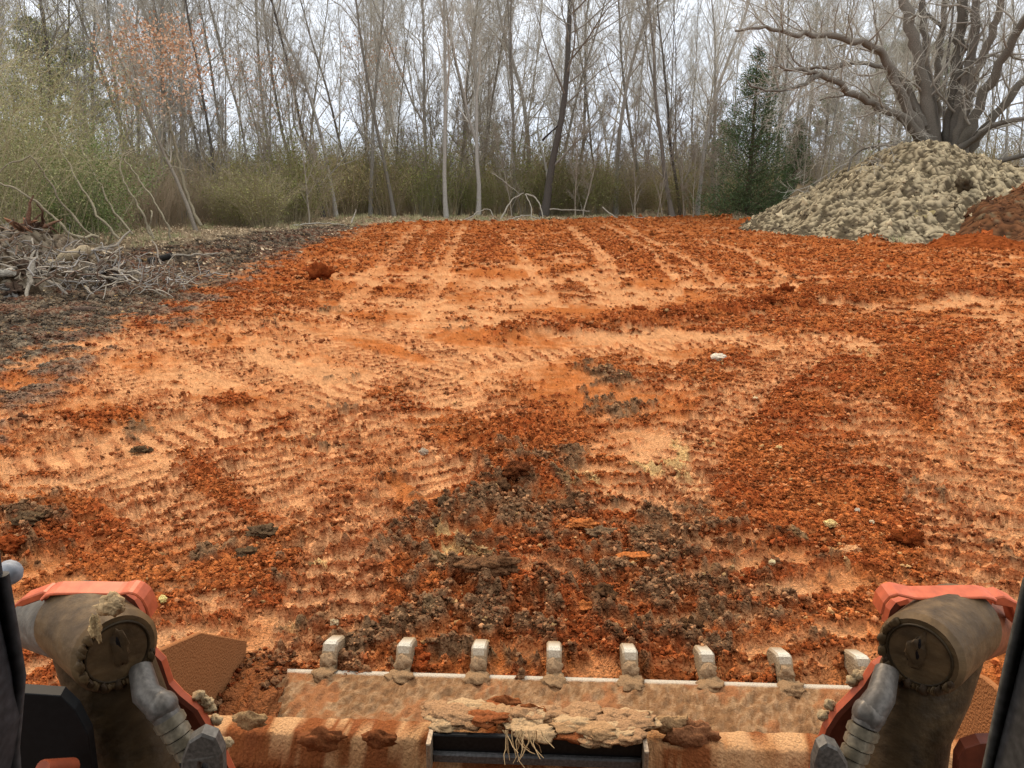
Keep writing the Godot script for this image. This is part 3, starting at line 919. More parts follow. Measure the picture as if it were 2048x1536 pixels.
	for t in [[28.434, 60, 0, 0.9, "tall pine with a tufted crown behind the big oak"], [34.519, 66, 1, 1.15, "second pine beside the tall one behind the big oak"], [28.069, 72, 1, 0.85, "low pine seen between the cedar and the oak"], [-2.072, 84, 1, 0.75, "far pine showing above the brush mid-clearing"], [-4.952, 88, 0, 0.6, "far pine showing above the brush by the pale trunks"], [23.669, 90, 1, 0.75, "far pine behind the cedar"], [-26.397, 46, 1, 0.95, "dim green pine above the thicket on the left"], [-26.453, 50, 0, 0.75, "dim green pine behind the russet tree"], [34.208, 80, 0, 0.7, "farthest pine seen beneath the oak's lowest limbs"]]:
		stand("pine_tree", pines[t[2]], ["trunk", "foliage"], [mat.bark, mat.leaf], t[4], "tree", on_ground(t[0], t[1], 0.1), Basis(Vector3.UP, rng.randf() * TAU).scaled(Vector3.ONE * t[3]))
	# green thicket on the left
	var priv := []
	for k in 3:
		priv.append(bush(4.2, 2.4, 46, 22, 0.036, 0.34, Color(0.34, 0.29, 0.17), Color(0.14, 0.155, 0.055), Color(0.36, 0.34, 0.15)))
	var dense := bush(2.6, 1.8, 40, 26, 0.055, 0.2, Color(0.3, 0.27, 0.17), Color(0.08, 0.13, 0.035), Color(0.24, 0.28, 0.1))
	var thick := [[-11.286, 16, 1.05, 0, "yellow-green privet at the outer end of the thicket"], [-11.305, 17.5, 1.05, 1, "tall yellow-green privet rising behind the root pile"], [-11.277, 19, 0.95, 2, "yellow-green privet arching over the root pile"], [-14.056, 21, 1.3, 2, "taller pale green privet behind the first ones"], [-14.045, 23, 1.35, 0, "tall pale privet topped with fine twigs"], [-12.176, 22, 0.8, 1, "sparse privet between the green bush and the root pile"], [-14.45, 19, 1.1, 1, "privet at the far left of the thicket"], [-13.272, 26, 1.0, 0, "thin privet beneath the russet tree"], [-13.726, 17, 1.2, 2, "privet beyond the left edge of the thicket"]]
	for t in thick:
		stand("privet_shrub", priv[t[3]], ["stems", "foliage"], [mat.twig, mat.leaf], t[4], "shrub", on_ground(t[0], t[1], 0.05), Basis(Vector3.UP, rng.randf() * TAU).scaled(Vector3.ONE * t[2]))
	for t in [[-10.768, 20, 0.95, "bright green leafy bush amid the grey stems"], [-12.171, 21, 0.7, "low green bush under the privet"]]:
		stand("green_bush", dense, ["stems", "foliage"], [mat.twig, mat.leaf], t[3], "shrub", on_ground(t[0], t[1], 0.05), Basis(Vector3.UP, rng.randf() * TAU).scaled(Vector3.ONE * t[2]))
	undergrowth()
	oak()

func undergrowth() -> void:
	var kinds := []
	for k in 3:
		var b := bush(2.7, 1.8, 30, [0, 4, 7][k], 0.06, [0.15, 0.3, 0.25][k], Color(1, 1, 1), Color(0.75, 0.9, 0.55), Color(1.1, 1.15, 0.8))
		kinds.append(b)
	var bufs := [PackedFloat32Array(), PackedFloat32Array(), PackedFloat32Array()]
	var sprig := [PackedFloat32Array(), PackedFloat32Array(), PackedFloat32Array()]
	for k in 1150:
		var d := 38.2 + pow(rng.randf(), 1.6) * 40.0
		var x := rng.randf_range(-1.0, 1.0) * (d * 0.85 + 3.0)
		if k % 5 == 0:
			x = rng.randf_range(-30.0, -8.5)
			d = rng.randf_range(24.0, 38.0)
			if x > -12.0:
				d = maxf(d, 31.0 - (x + 12.0))
			if d < -x * 1.2:
				d += 10.0
		if x > 8.5 and d < 41.0:
			continue
		if x > -8.5 and x < 8.5 and d < 38.6:
			continue
		var n := z1.get_noise_2d(x * 0.35, d * 0.35 + 90)
		var kind: int = 0 if n < -0.18 else (1 if n < 0.22 else 2)
		var g := clampf(0.5 + n, 0.0, 1.0)
		var c := Color(0.34, 0.25, 0.155).lerp(Color(0.2, 0.2, 0.085), g) * rng.randf_range(0.75, 1.25)
		var s := rng.randf_range(0.65, 1.3) * (1.0 + 0.016 * (d - 38.0))
		put_copy(bufs[kind], Basis(Vector3.UP, rng.randf() * TAU).scaled(Vector3(s, s * rng.randf_range(0.8, 1.25), s)), on_ground(x, d, 0.05), c.lerp(Color(0.36, 0.28, 0.19), 0.5))
		if kind:
			sprig[kind].append_array(bufs[kind].slice(bufs[kind].size() - 16))
			var at: int = sprig[kind].size() - 4
			sprig[kind][at] = c.r
			sprig[kind][at + 1] = c.g
			sprig[kind][at + 2] = c.b
	for k in 3:
		copies("undergrowth", kinds[k][0], mat.twig, bufs[k], "brown and olive brush that fills the wood between the trunks", "undergrowth")
		if k:
			copies("undergrowth_foliage", kinds[k][1], mat.leaf, sprig[k], "small olive leaves on the brush between the trunks", "undergrowth")
	# leaf litter and dead grass
	var b := Build.new()
	for q in 14:
		var a := rng.randf() * TAU
		leafy(b, Vector3(rng.randfn() * 0.12, 0.015, rng.randfn() * 0.12), 0.02, 1, 0.055, Color(0.8, 0.8, 0.8), Color(1.2, 1.15, 1.0))
	var lb := PackedFloat32Array()
	for k in 9000:
		var x := rng.randf_range(-24.0, 16.0)
		var d := rng.randf_range(11.0, 44.0)
		var at := at_ground(x, d)
		if gl[at] < 2.0 or gl[at] > 2.5 and rng.randf() < 0.85:
			continue
		put_copy(lb, Basis(Vector3.UP, rng.randf() * TAU).scaled(Vector3.ONE * rng.randf_range(0.7, 1.5)), Vector3(x, gh[at], -d), Color(0.56, 0.43, 0.28).lerp(Color(0.3, 0.2, 0.12), rng.randf()))
	copies("leaf_litter", b.done(), mat.leaf, lb, "tan fallen leaves along the foot of the wood", "leaf litter")
	var gr := Build.new()
	for q in 26:
		var p := Vector3(rng.randfn() * 0.09, -0.02, rng.randfn() * 0.09)
		var a := Vector3(rng.randfn() * 0.4, 1, rng.randfn() * 0.4).normalized() * rng.randf_range(0.06, 0.2)
		gr.leaf(p, a, a.cross(Vector3(rng.randfn(), 0, rng.randfn())).normalized() * 0.006, Color(1, 1, 1) * rng.randf_range(0.7, 1.2))
	var gb := PackedFloat32Array()
	for k in 5000:
		var x := rng.randf_range(-22.0, 16.0)
		var d := rng.randf_range(13.0, 43.0)
		var at := at_ground(x, d)
		if gl[at] < 2.0 or gl[at] > 2.4 or z2.get_noise_2d(x * 0.6, d * 0.6) < 0.25:
			continue
		put_copy(gb, Basis(Vector3.UP, rng.randf() * TAU).scaled(Vector3.ONE * rng.randf_range(0.6, 1.6)), Vector3(x, gh[at], -d), Color(0.5, 0.42, 0.24).lerp(Color(0.3, 0.31, 0.14), rng.randf()))
	copies("dead_grass", gr.done(), mat.leaf, gb, "dry tan grass tufts between clay pad and wood", "grass")

# the big oak behind the spoil heap: each limb through the places it passes
func oak() -> void:
	var col := Color(0.235, 0.205, 0.165)
	var o := thing("oak_tree", "huge spreading bare oak with many stems and sweeping low limbs behind the spoil heap", "tree")
	var limbs := [
		[[Vector3(15.346, 2.207, -29), Vector3(14.64, 4.764, -29), Vector3(13.888, 6.728, -29), Vector3(13.231, 8.695, -29.3), Vector3(12.839, 11.066, -30)], 0.36, 0.2, "stem"],
		[[Vector3(15.635, 2.212, -29.2), Vector3(15.103, 4.471, -29.4), Vector3(14.717, 6.507, -29.6), Vector3(14.353, 9.186, -30)], 0.26, 0.14, "stem"],
		[[Vector3(15.888, 2.219, -29.5), Vector3(15.596, 4.531, -30), Vector3(15.484, 6.908, -30), Vector3(15.401, 9.504, -30)], 0.23, 0.12, "stem"],
		[[Vector3(15.909, 2.212, -29.2), Vector3(15.662, 4.43, -29), Vector3(15.51, 6.532, -28.8), Vector3(15.146, 8.828, -28.6), Vector3(14.61, 10.715, -28)], 0.34, 0.2, "stem"],
		[[Vector3(15.891, 2.207, -29), Vector3(15.773, 4.555, -28.6), Vector3(15.672, 6.583, -28.2), Vector3(15.415, 8.823, -28)], 0.3, 0.17, "stem"],
		[[Vector3(15.761, 2.197, -28.6), Vector3(15.736, 4.812, -28), Vector3(15.86, 6.457, -27.5), Vector3(15.82, 7.841, -27)], 0.28, 0.16, "stem"],
		[[Vector3(15.752, 2.107, -28.4), Vector3(15.864, 4.279, -27.5), Vector3(15.979, 5.583, -26.8), Vector3(16.069, 6.759, -26)], 0.3, 0.18, "stem"],
		[[Vector3(16.064, 2.115, -28.8), Vector3(16.658, 3.841, -28), Vector3(17.269, 5.054, -27.4), Vector3(18.165, 5.916, -27)], 0.27, 0.15, "stem"],
		[[Vector3(14.886, 2.711, -28.6), Vector3(13.661, 3.678, -28), Vector3(12.036, 4.189, -27.4), Vector3(10.728, 4.671, -26.8), Vector3(9.893, 4.925, -26.4), Vector3(8.936, 5.05, -26), Vector3(8.077, 5.11, -25.8)], 0.27, 0.07, "limb"],
		[[Vector3(14.788, 2.891, -28.8), Vector3(13.49, 4.534, -28.4), Vector3(12.546, 5.766, -28), Vector3(11.15, 6.135, -27.4), Vector3(9.997, 6.217, -27), Vector3(8.884, 6.206, -26.6), Vector3(7.735, 6.244, -26), Vector3(6.854, 6.086, -25.6)], 0.3, 0.05, "limb"],
		[[Vector3(14.94, 2.192, -28.4), Vector3(13.646, 2.915, -27.6), Vector3(12.525, 2.772, -27), Vector3(11.609, 2.626, -26.6), Vector3(11.17, 2.381, -26.4), Vector3(11.147, 1.903, -26.3)], 0.16, 0.05, "limb"],
		[[Vector3(14.798, 3.586, -29), Vector3(13.89, 5.23, -29.4), Vector3(12.941, 5.704, -29.8), Vector3(11.933, 5.766, -30), Vector3(11.006, 5.616, -30.4)], 0.2, 0.06, "limb"],
		[[Vector3(9.893, 4.925, -26.4), Vector3(8.988, 4.486, -26), Vector3(7.855, 4.359, -25.4), Vector3(7.104, 4.529, -25)], 0.1, 0.03, "limb"],
		[[Vector3(12.3, 5.732, -30), Vector3(10.742, 5.675, -30.2), Vector3(10.006, 6.472, -30.4)], 0.1, 0.04, "limb"],
		[[Vector3(15.781, 2.182, -28), Vector3(16.458, 2.32, -27), Vector3(17.121, 2.446, -26), Vector3(18.049, 2.119, -25.4)], 0.15, 0.06, "limb"],
		[[Vector3(15.731, 2.694, -28.2), Vector3(15.993, 3.427, -26.8), Vector3(16.602, 3.598, -26), Vector3(17.39, 3.298, -25)], 0.17, 0.07, "limb"],
		[[Vector3(15.484, 6.908, -30), Vector3(14.98, 7.649, -30.4), Vector3(14.329, 7.94, -31)], 0.09, 0.04, "limb"],
		[[Vector3(15.814, 5.638, -28.2), Vector3(17.171, 5.888, -28.8), Vector3(18.75, 5.591, -29)], 0.11, 0.05, "limb"],
		[[Vector3(15.587, 2.396, -29.5), Vector3(14.624, 4.092, -31), Vector3(13.633, 4.918, -32), Vector3(12.462, 4.834, -33)], 0.15, 0.05, "limb"],
	]
	var t := Build.new()
	var foot := Vector3(16.185, 29.2, 0)
	var root := on_ground(foot.x, foot.y, 0.3)
	t.tube(PackedVector3Array([root, root + Vector3(0, 0.7, 0), root + Vector3(0, 1.6, 0), root + Vector3(0, 2.6, 0)]), PackedFloat32Array([1.25, 0.95, 0.8, 0.72]), 14, col)
	part("trunk", t.done(), mat.bark, o)
	var tw := Build.new()
	for l in limbs:
		var b := Build.new()
		var cv := Curve3D.new()
		var pts: Array = l[0]
		for i in pts.size():
			var tan_: Vector3 = (pts[mini(i + 1, pts.size() - 1)] - pts[maxi(i - 1, 0)]) * 0.17
			cv.add_point(pts[i], -tan_, tan_)
		var len := cv.get_baked_length()
		var n := maxi(8, int(len / 0.28))
		var p := PackedVector3Array()
		var r := PackedFloat32Array()
		for i in n + 1:
			var w := cv.sample_baked(len * i / n)
			w += Vector3(z2.get_noise_2d(w.x * 2, w.y * 2), z2.get_noise_2d(w.x * 2 + 40, w.y * 2), z2.get_noise_2d(w.x * 2 + 80, w.y * 2)) * 0.09
			p.append(w)
			r.append(0.66 * lerpf(l[1], l[2], float(i) / n) * (1.0 + 0.12 * z3.get_noise_2d(i * 0.3, len)) * (1.0 + 0.5 * exp(-i * 0.6)))
		b.tube(p, r, 9, col * rng.randf_range(0.85, 1.25), true)
		part(l[3], b.done(), mat.bark, o)
		var kids := int(len * (3.2 if l[3] == "limb" else 1.5))
		for k in kids:
			var i := rng.randi_range(n / 4, n - 1)
			var al := (p[i + 1] - p[i]).normalized()
			var side := al.cross(Vector3(rng.randfn(), rng.randfn(), rng.randfn())).normalized()
			if l[3] == "limb" and side.y < 0 and rng.randf() < 0.5:
				side = -side
			grow(tw, p[i], (al * 0.6 + side).normalized(), rng.randf_range(0.9, 2.6), r[i] * rng.randf_range(0.15, 0.35) + 0.006, 1, 3, 0.03, 0.2, 0.62, col, [TWIG])
	part("crown", tw.done(), mat.twig, o)



# ------------------------------------------------------------------ heaps of soil
var zh := FastNoiseLite.new()

func heap(called: String, label: String, tops: Array, slope: float, step: float, rough: float, c0: Color, c1: Color, c2: Color, share: float) -> Node3D:
	zh.seed = 31
	zh.frequency = 0.9
	zh.fractal_octaves = 4
	var lo := Vector2(1e9, 1e9)
	var hi := -lo
	for t in tops:
		var r: float = t.y / slope + 1.0
		lo = Vector2(minf(lo.x, t.x - r), minf(lo.y, -t.z - r))
		hi = Vector2(maxf(hi.x, t.x + r), maxf(hi.y, -t.z + r))
	var at := Vector3((lo.x + hi.x) / 2, 0, -(lo.y + hi.y) / 2)
	var nx := int((hi.x - lo.x) / step)
	var nd := int((hi.y - lo.y) / step)
	var b := Build.new()
	var map := PackedInt32Array()
	map.resize(nx * nd)
	var clods := PackedFloat32Array()
	for j in nd:
		for i in nx:
			var x := lo.x + i * step
			var d := lo.y + j * step
			var wx := x + 0.35 * z1.get_noise_2d(x * 2, d * 2)
			var h := -0.3
			for t in tops:
				var q := sqrt((wx - t.x) * (wx - t.x) + (d + t.z) * (d + t.z) + 0.05)
				var one: float = t.y - slope * q + 0.12
				var k := clampf(0.5 + (h - one) / 0.5, 0.0, 1.0)
				h = lerpf(one, h, k) + k * (1.0 - k) * 0.25
			var g := gh[at_ground(x, d)]
			var n := zh.get_noise_2d(x * 1.3 + d * 0.9, d * 1.3 - x * 0.9 + h * 1.5)
			var n2 := zh.get_noise_2d(x * 5.0, d * 5.0)
			var n3 := z4.get_noise_2d(x, d)
			h += clampf(h + 0.2, 0.0, 1.0) * rough * (0.85 * n + 0.26 * n2 + 0.3 * n3)
			if h < g - 0.14:
				map[j * nx + i] = -1
				continue
			map[j * nx + i] = b.v.size()
			b.v.append(Vector3(x, h, -d) - at)
			var pw := atan2(d + tops[tops.size() / 3].z, x - tops[tops.size() / 3].x)
			var st := zh.get_noise_2d(pw * 9.0, Vector2(x - tops[tops.size() / 3].x, d + tops[tops.size() / 3].z).length() * 0.9)
			var m := clampf(share + 1.0 * st + 0.8 * n + 1.0 * n2 + 1.1 * n3, 0.0, 1.0)
			var c := c0.lerp(c1, smoothstep(0.3, 0.7, m))
			c = c.lerp(c2, smoothstep(0.25, 0.55, zh.get_noise_2d(x * 2.2 + 60, d * 2.2) + 0.3 * n2))
			c = c * (1.0 + 0.35 * n3 + 0.25 * n2)
			b.c.append(c)
			if rng.randf() < 0.4:
				var s := step * exp(rng.randfn() * 0.75) * 0.42
				put_copy(clods, Basis.from_euler(Vector3(rng.randf(), rng.randf() * TAU, rng.randf())).scaled(Vector3.ONE * s), Vector3(x, h - s * 0.1, -d) - at, c * rng.randf_range(0.75, 1.35))
	b.n.resize(b.v.size())
	for j in nd - 1:
		for i in nx - 1:
			var p := map[j * nx + i]
			var q := map[j * nx + i + 1]
			var r := map[j * nx + nx + i]
			var s := map[j * nx + nx + i + 1]
			if p >= 0 and q >= 0 and r >= 0 and s >= 0:
				b.ix.append_array([p, r, q, q, r, s])
	b.smooth()
	var o := thing(called, label, "soil heap", at)
	part("mound", b.done(), mat.soil, o)
	var cl := copies("clods", crumb_meshes()[1], mat.crumb, clods, "", "")
	cl.get_parent().remove_child(cl)
	cl.name = "clods"
	cl.remove_meta("category") if cl.has_meta("category") else null
	o.add_child(cl)
	return o

func clod(called: String, label: String, p: Vector3, size: Vector3, col: Color, seed: int, category := "clod", group := "") -> void:
	var b := Build.new()
	b.lump(Vector3(0, size.y * 0.45, 0), size * 0.5, 0.3 if called == "stone" else 0.6, seed, 16, col * (1.35 if called == "stone" else 1.15), 0.15 if called == "stone" else 0.5)
	var o := part(called, b.done(), mat.soil, self)
	o.position = Vector3(p.x, gh[at_ground(p.x, -p.z)] + p.y, p.z)
	tag(o, label, category, group)

func rod(called: String, label: String, category: String, pts: Array, r0: float, r1: float, col: Color, parent: Node3D = null, group := "", bumpy := 0.0) -> Node3D:
	var cv := Curve3D.new()
	for i in pts.size():
		var t: Vector3 = (pts[mini(i + 1, pts.size() - 1)] - pts[maxi(i - 1, 0)]) * 0.17
		cv.add_point(pts[i], -t, t)
	var n := maxi(6, pts.size() * 5)
	var len := cv.get_baked_length()
	var at: Vector3 = pts[0] if parent == null else Vector3.ZERO
	var p := PackedVector3Array()
	var r := PackedFloat32Array()
	for i in n + 1:
		var w := cv.sample_baked(len * i / n)
		w += Vector3(z2.get_noise_2d(w.x * 2.5, w.y * 2.5), z2.get_noise_2d(w.x * 2.5 + 9, w.z * 2.5), z2.get_noise_2d(w.y * 2.5, w.z * 2.5 + 30)) * bumpy
		p.append(w - at)
		r.append(lerpf(r0, r1, float(i) / n) * (1.0 + 0.18 * z4.get_noise_2d(i * 0.05, len * 3)))
	var b := Build.new()
	b.tube(p, r, 8 if r0 > 0.02 else 5, col, true)
	var o := part(called, b.done(), mat.bark, parent if parent else self)
	if parent == null:
		o.position = at
		tag(o, label, category, group)
	return o

func build_heaps() -> void:
	heap("spoil_heap", "tall heap of pale yellowish clay and grey soil on the far side of the pad", [Vector3(10.452, 0.017, -34.5), Vector3(11.559, 0.503, -34), Vector3(12.415, 1.142, -33), Vector3(12.929, 1.949, -30.5), Vector3(13.084, 2.502, -28.5), Vector3(13.001, 2.753, -26.6), Vector3(13.128, 2.858, -25.6), Vector3(13.532, 2.737, -25), Vector3(14.093, 2.358, -24.4), Vector3(14.814, 2.013, -24), Vector3(16.041, 1.868, -24),
			Vector3(11.195, 0.449, -28.6), Vector3(11.658, 0.693, -26.4), Vector3(12.015, 1.048, -24.8), Vector3(12.617, 1.143, -23.6), Vector3(13.257, 0.949, -22.6), Vector3(10.576, 0.168, -31), Vector3(11.331, 0.21, -22)], 0.58, 0.06, 0.2, Color(0.15, 0.115, 0.07), Color(0.5, 0.4, 0.245), Color(0.11, 0.085, 0.055), 0.36)
	heap("dark_red_heap", "dark reddish brown heap of soil leaning against the spoil heap", [Vector3(14.022, 1.477, -21.6), Vector3(14.571, 1.828, -21.4), Vector3(15.233, 1.758, -21), Vector3(13.192, 0.623, -20.4), Vector3(13.651, 0.779, -19.6)], 0.62, 0.075, 0.14, Color(0.1, 0.05, 0.028), Color(0.19, 0.085, 0.04), Color(0.2, 0.14, 0.08), 0.45)
	heap("red_clay_heap", "low heap of fresh red clay at the foot of the dark heap", [Vector3(11.186, 0.253, -19.4), Vector3(11.495, 0.32, -19.1), Vector3(11.87, 0.244, -18.8)], 0.42, 0.05, 0.05, Color(0.27, 0.065, 0.018), Color(0.34, 0.09, 0.026), Color(0.25, 0.065, 0.02), 0.5)
	heap("brush_pile_soil", "low mound of dark topsoil under the uprooted stumps", [Vector3(-8.969, 0.941, -13), Vector3(-8.41, 0.819, -13), Vector3(-7.81, 0.709, -12.8), Vector3(-7.227, 0.341, -12.4), Vector3(-7.371, 0.341, -11.6), Vector3(-7.82, 0.434, -11.4), Vector3(-6.416, 0.07, -12), Vector3(-5.845, -0.034, -11.6), Vector3(-6.486, 0.059, -10.9), Vector3(-6.944, 0.057, -10.4), Vector3(-5.304, -0.052, -11.4), Vector3(-7.929, 0.722, -12.6), Vector3(-7.015, 0.476, -12.2)], 0.6, 0.05, 0.16, Color(0.07, 0.048, 0.03), Color(0.2, 0.16, 0.11), Color(0.3, 0.24, 0.17), 0.4)
	# lumps on the heaps
	for e in [["pale yellow block of clay low on the spoil heap beside the dark heap", Vector3(12.783, 0.679, -21.6), Vector3(0.55, 0.3, 0.4), Color(0.66, 0.53, 0.3)], ["yellow clay boulder half buried low in the spoil heap", Vector3(11.514, 0.559, -21.9), Vector3(0.7, 0.42, 0.45), Color(0.6, 0.47, 0.22)],
			["dark torn sod hanging on the spoil heap's right shoulder", Vector3(12.817, 1.503, -22.6), Vector3(0.4, 0.42, 0.5), Color(0.12, 0.09, 0.055)], ["cream clay lump high on the spoil heap", Vector3(12.114, 1.656, -25), Vector3(0.5, 0.25, 0.35), Color(0.62, 0.52, 0.32)]]:
		var b := Build.new()
		b.lump(Vector3.ZERO, e[2] * 0.5, 0.5, 60 + int(e[2].x * 20), 12, e[3], 0.4)
		var o := part("clay_block", b.done(), mat.soil, self)
		o.position = e[1]
		tag(o, e[0], "clod")
	# clods and stones one can pick out on the pad
	for e in [["red_clod", "big round red clod standing alone on the smooth far clay", Vector3(-3.103, 0, -12.448), Vector3(0.31, 0.32, 0.28), RED * 0.75], ["red_clod", "fist-sized red clod on the track marks near the big round clod", Vector3(-1.928, 0, -11.127), Vector3(0.11, 0.08, 0.1), RED * 0.7],
			["red_clod", "peaked red clod on the far windrow, the taller of two", Vector3(3.747, 0, -10.515), Vector3(0.22, 0.16, 0.18), RED * 0.8], ["red_clod", "flat red clod on the far windrow, the lower of two", Vector3(3.203, 0, -9.627), Vector3(0.2, 0.11, 0.16), RED * 0.7],
			["red_clod", "small red clod on the light far tracks", Vector3(1.557, 0, -9.467), Vector3(0.16, 0.09, 0.13), RED * 0.8], ["red_clod", "long red clod on the left of the smooth clay", Vector3(-1.605, 0, -4.215), Vector3(0.13, 0.04, 0.06), RED * 0.85],
			["red_clod", "heavy dark red clod topping the ridge of soil mid-foreground", Vector3(0.028, 0, -3.616), Vector3(0.13, 0.08, 0.1), Color(0.17, 0.055, 0.022)], ["red_clod", "wide dark red clod slab in front of the bucket", Vector3(-0.075, 0, -2.671), Vector3(0.22, 0.06, 0.09), DARK * 1.7],
			["red_clod", "dark red clod split by black soil, right of the pale stone", Vector3(1.721, 0, -3.056), Vector3(0.12, 0.075, 0.1), DARKRED * 1.2], ["red_clod", "round orange clod in the dark soil, upper one of a pair", Vector3(-0.365, 0, -2.904), Vector3(0.05, 0.045, 0.05), ORANGE], ["red_clod", "round orange clod lower than its twin in the dark soil", Vector3(-0.307, 0, -2.737), Vector3(0.045, 0.035, 0.045), ORANGE],
			["red_clod", "bright red clod just right of the second bucket tooth from the left", Vector3(-0.318, 0, -2.242), Vector3(0.07, 0.06, 0.06), RED], ["red_clod", "crumbling red clod in the gap between the second and third bucket teeth", Vector3(-0.293, 0, -2.166), Vector3(0.06, 0.05, 0.05), RED * 0.9], ["red_clod", "red clod at the far left beside the loader's post", Vector3(-2.12, 0, -2.994), Vector3(0.09, 0.06, 0.08), RED * 0.9],
			["grey_clod", "dark grey clod standing on the dark soil by the scraped streak", Vector3(-0.315, 0, -3.429), Vector3(0.07, 0.075, 0.06), GREYSOIL * 0.5], ["grey_clod", "flat grey clod left of the scraped streak", Vector3(-0.344, 0, -3.254), Vector3(0.09, 0.04, 0.06), GREYSOIL * 0.55], ["grey_clod", "grey clod with a yellow edge on the left clay", Vector3(-1.097, 0, -3.119), Vector3(0.12, 0.05, 0.07), GREYSOIL * 0.6],
			["grey_clod", "dark grey clod below the yellow-edged one", Vector3(-1.11, 0, -2.957), Vector3(0.09, 0.04, 0.06), GREYSOIL * 0.5], ["grey_clod", "broad grey-brown clod right of the dark ridge", Vector3(0.265, 0, -3.4), Vector3(0.09, 0.06, 0.07), DARK * 1.6], ["grey_clod", "black clod in the soil before the middle teeth", Vector3(0.349, 0, -2.596), Vector3(0.08, 0.055, 0.07), DARK], ["grey_clod", "black clod before the right-hand teeth", Vector3(0.62, 0, -2.378), Vector3(0.07, 0.05, 0.06), DARK],
			["grey_clod", "grey clod at the foot of the dark ridge", Vector3(-0.059, 0, -3.52), Vector3(0.08, 0.06, 0.07), DARK * 1.3], ["grey_clod", "flat dark clod on the clay at far left", Vector3(-2.181, 0, -3.207), Vector3(0.12, 0.05, 0.08), GREYSOIL * 0.6], ["grey_clod", "thin dark clod on the scraped clay at left", Vector3(-2.174, 0, -4.285), Vector3(0.13, 0.03, 0.06), GREYSOIL * 0.5],
			["orange_slab", "flat orange slab of clay tilted in the dark soil", Vector3(0.316, 0, -3.17), Vector3(0.12, 0.04, 0.05), ORANGE * 1.1], ["orange_slab", "long orange slab of clay right of the dark soil", Vector3(0.497, 0, -2.886), Vector3(0.13, 0.03, 0.06), ORANGE * 1.1], ["orange_slab", "pinkish flat slab of clay on the right loose soil", Vector3(1.436, 0, -2.976), Vector3(0.08, 0.025, 0.05), CLAY],
			["orange_slab", "curled orange flake before the middle teeth", Vector3(0.259, 0, -2.526), Vector3(0.1, 0.03, 0.05), ORANGE], ["grey_slab", "rounded brown slab below the orange one", Vector3(0.389, 0, -3.119), Vector3(0.11, 0.045, 0.06), GREYSOIL]]:
		clod(e[0], e[1], e[2] - Vector3(0, e[3].y * 0.12, 0), e[3], e[4], int(e[2].x * 100 + 500), "clod")
	for e in [["bright yellow stone on the loose red soil at right", Vector3(1.439, 0, -3.207), Vector3(0.055, 0.035, 0.04), Color(0.72, 0.5, 0.2)], ["small yellow stone beyond the bright one", Vector3(1.544, 0, -4.215), Vector3(0.035, 0.022, 0.03), Color(0.6, 0.42, 0.18)], ["whitish stone on the red soil beyond the smooth clay", Vector3(1.789, 0, -6.511), Vector3(0.13, 0.06, 0.08), Color(0.72, 0.6, 0.44)],
			["pale yellow stone above the left guard's edge", Vector3(-1.292, 0, -2.554), Vector3(0.03, 0.03, 0.025), Color(0.8, 0.6, 0.22)], ["tan stone in the soil left of the middle", Vector3(-0.63, 0, -2.423), Vector3(0.03, 0.025, 0.03), Color(0.5, 0.36, 0.2)], ["cream pebble right of the yellow stone", Vector3(1.649, 0, -3.254), Vector3(0.022, 0.018, 0.02), Color(0.66, 0.5, 0.3)], ["cream pebble with a dark spot, above the yellow stone", Vector3(1.625, 0, -3.354), Vector3(0.024, 0.022, 0.02), Color(0.62, 0.5, 0.36)],
			["pale pebble below the yellow patch of soil", Vector3(1.047, 0, -2.818), Vector3(0.025, 0.025, 0.02), Color(0.66, 0.52, 0.28)], ["tan stone in the scraped clay", Vector3(-0.498, 0, -4.106), Vector3(0.05, 0.04, 0.03), Color(0.42, 0.32, 0.22)], ["light stone on the clay beyond the yellow smear", Vector3(1.74, 0, -5.3), Vector3(0.04, 0.025, 0.03), Color(0.62, 0.46, 0.26)]]:
		clod("stone", e[0], e[1] - Vector3(0, e[2].y * 0.1, 0), e[2], e[3], int(e[1].x * 70 + 900), "stone")

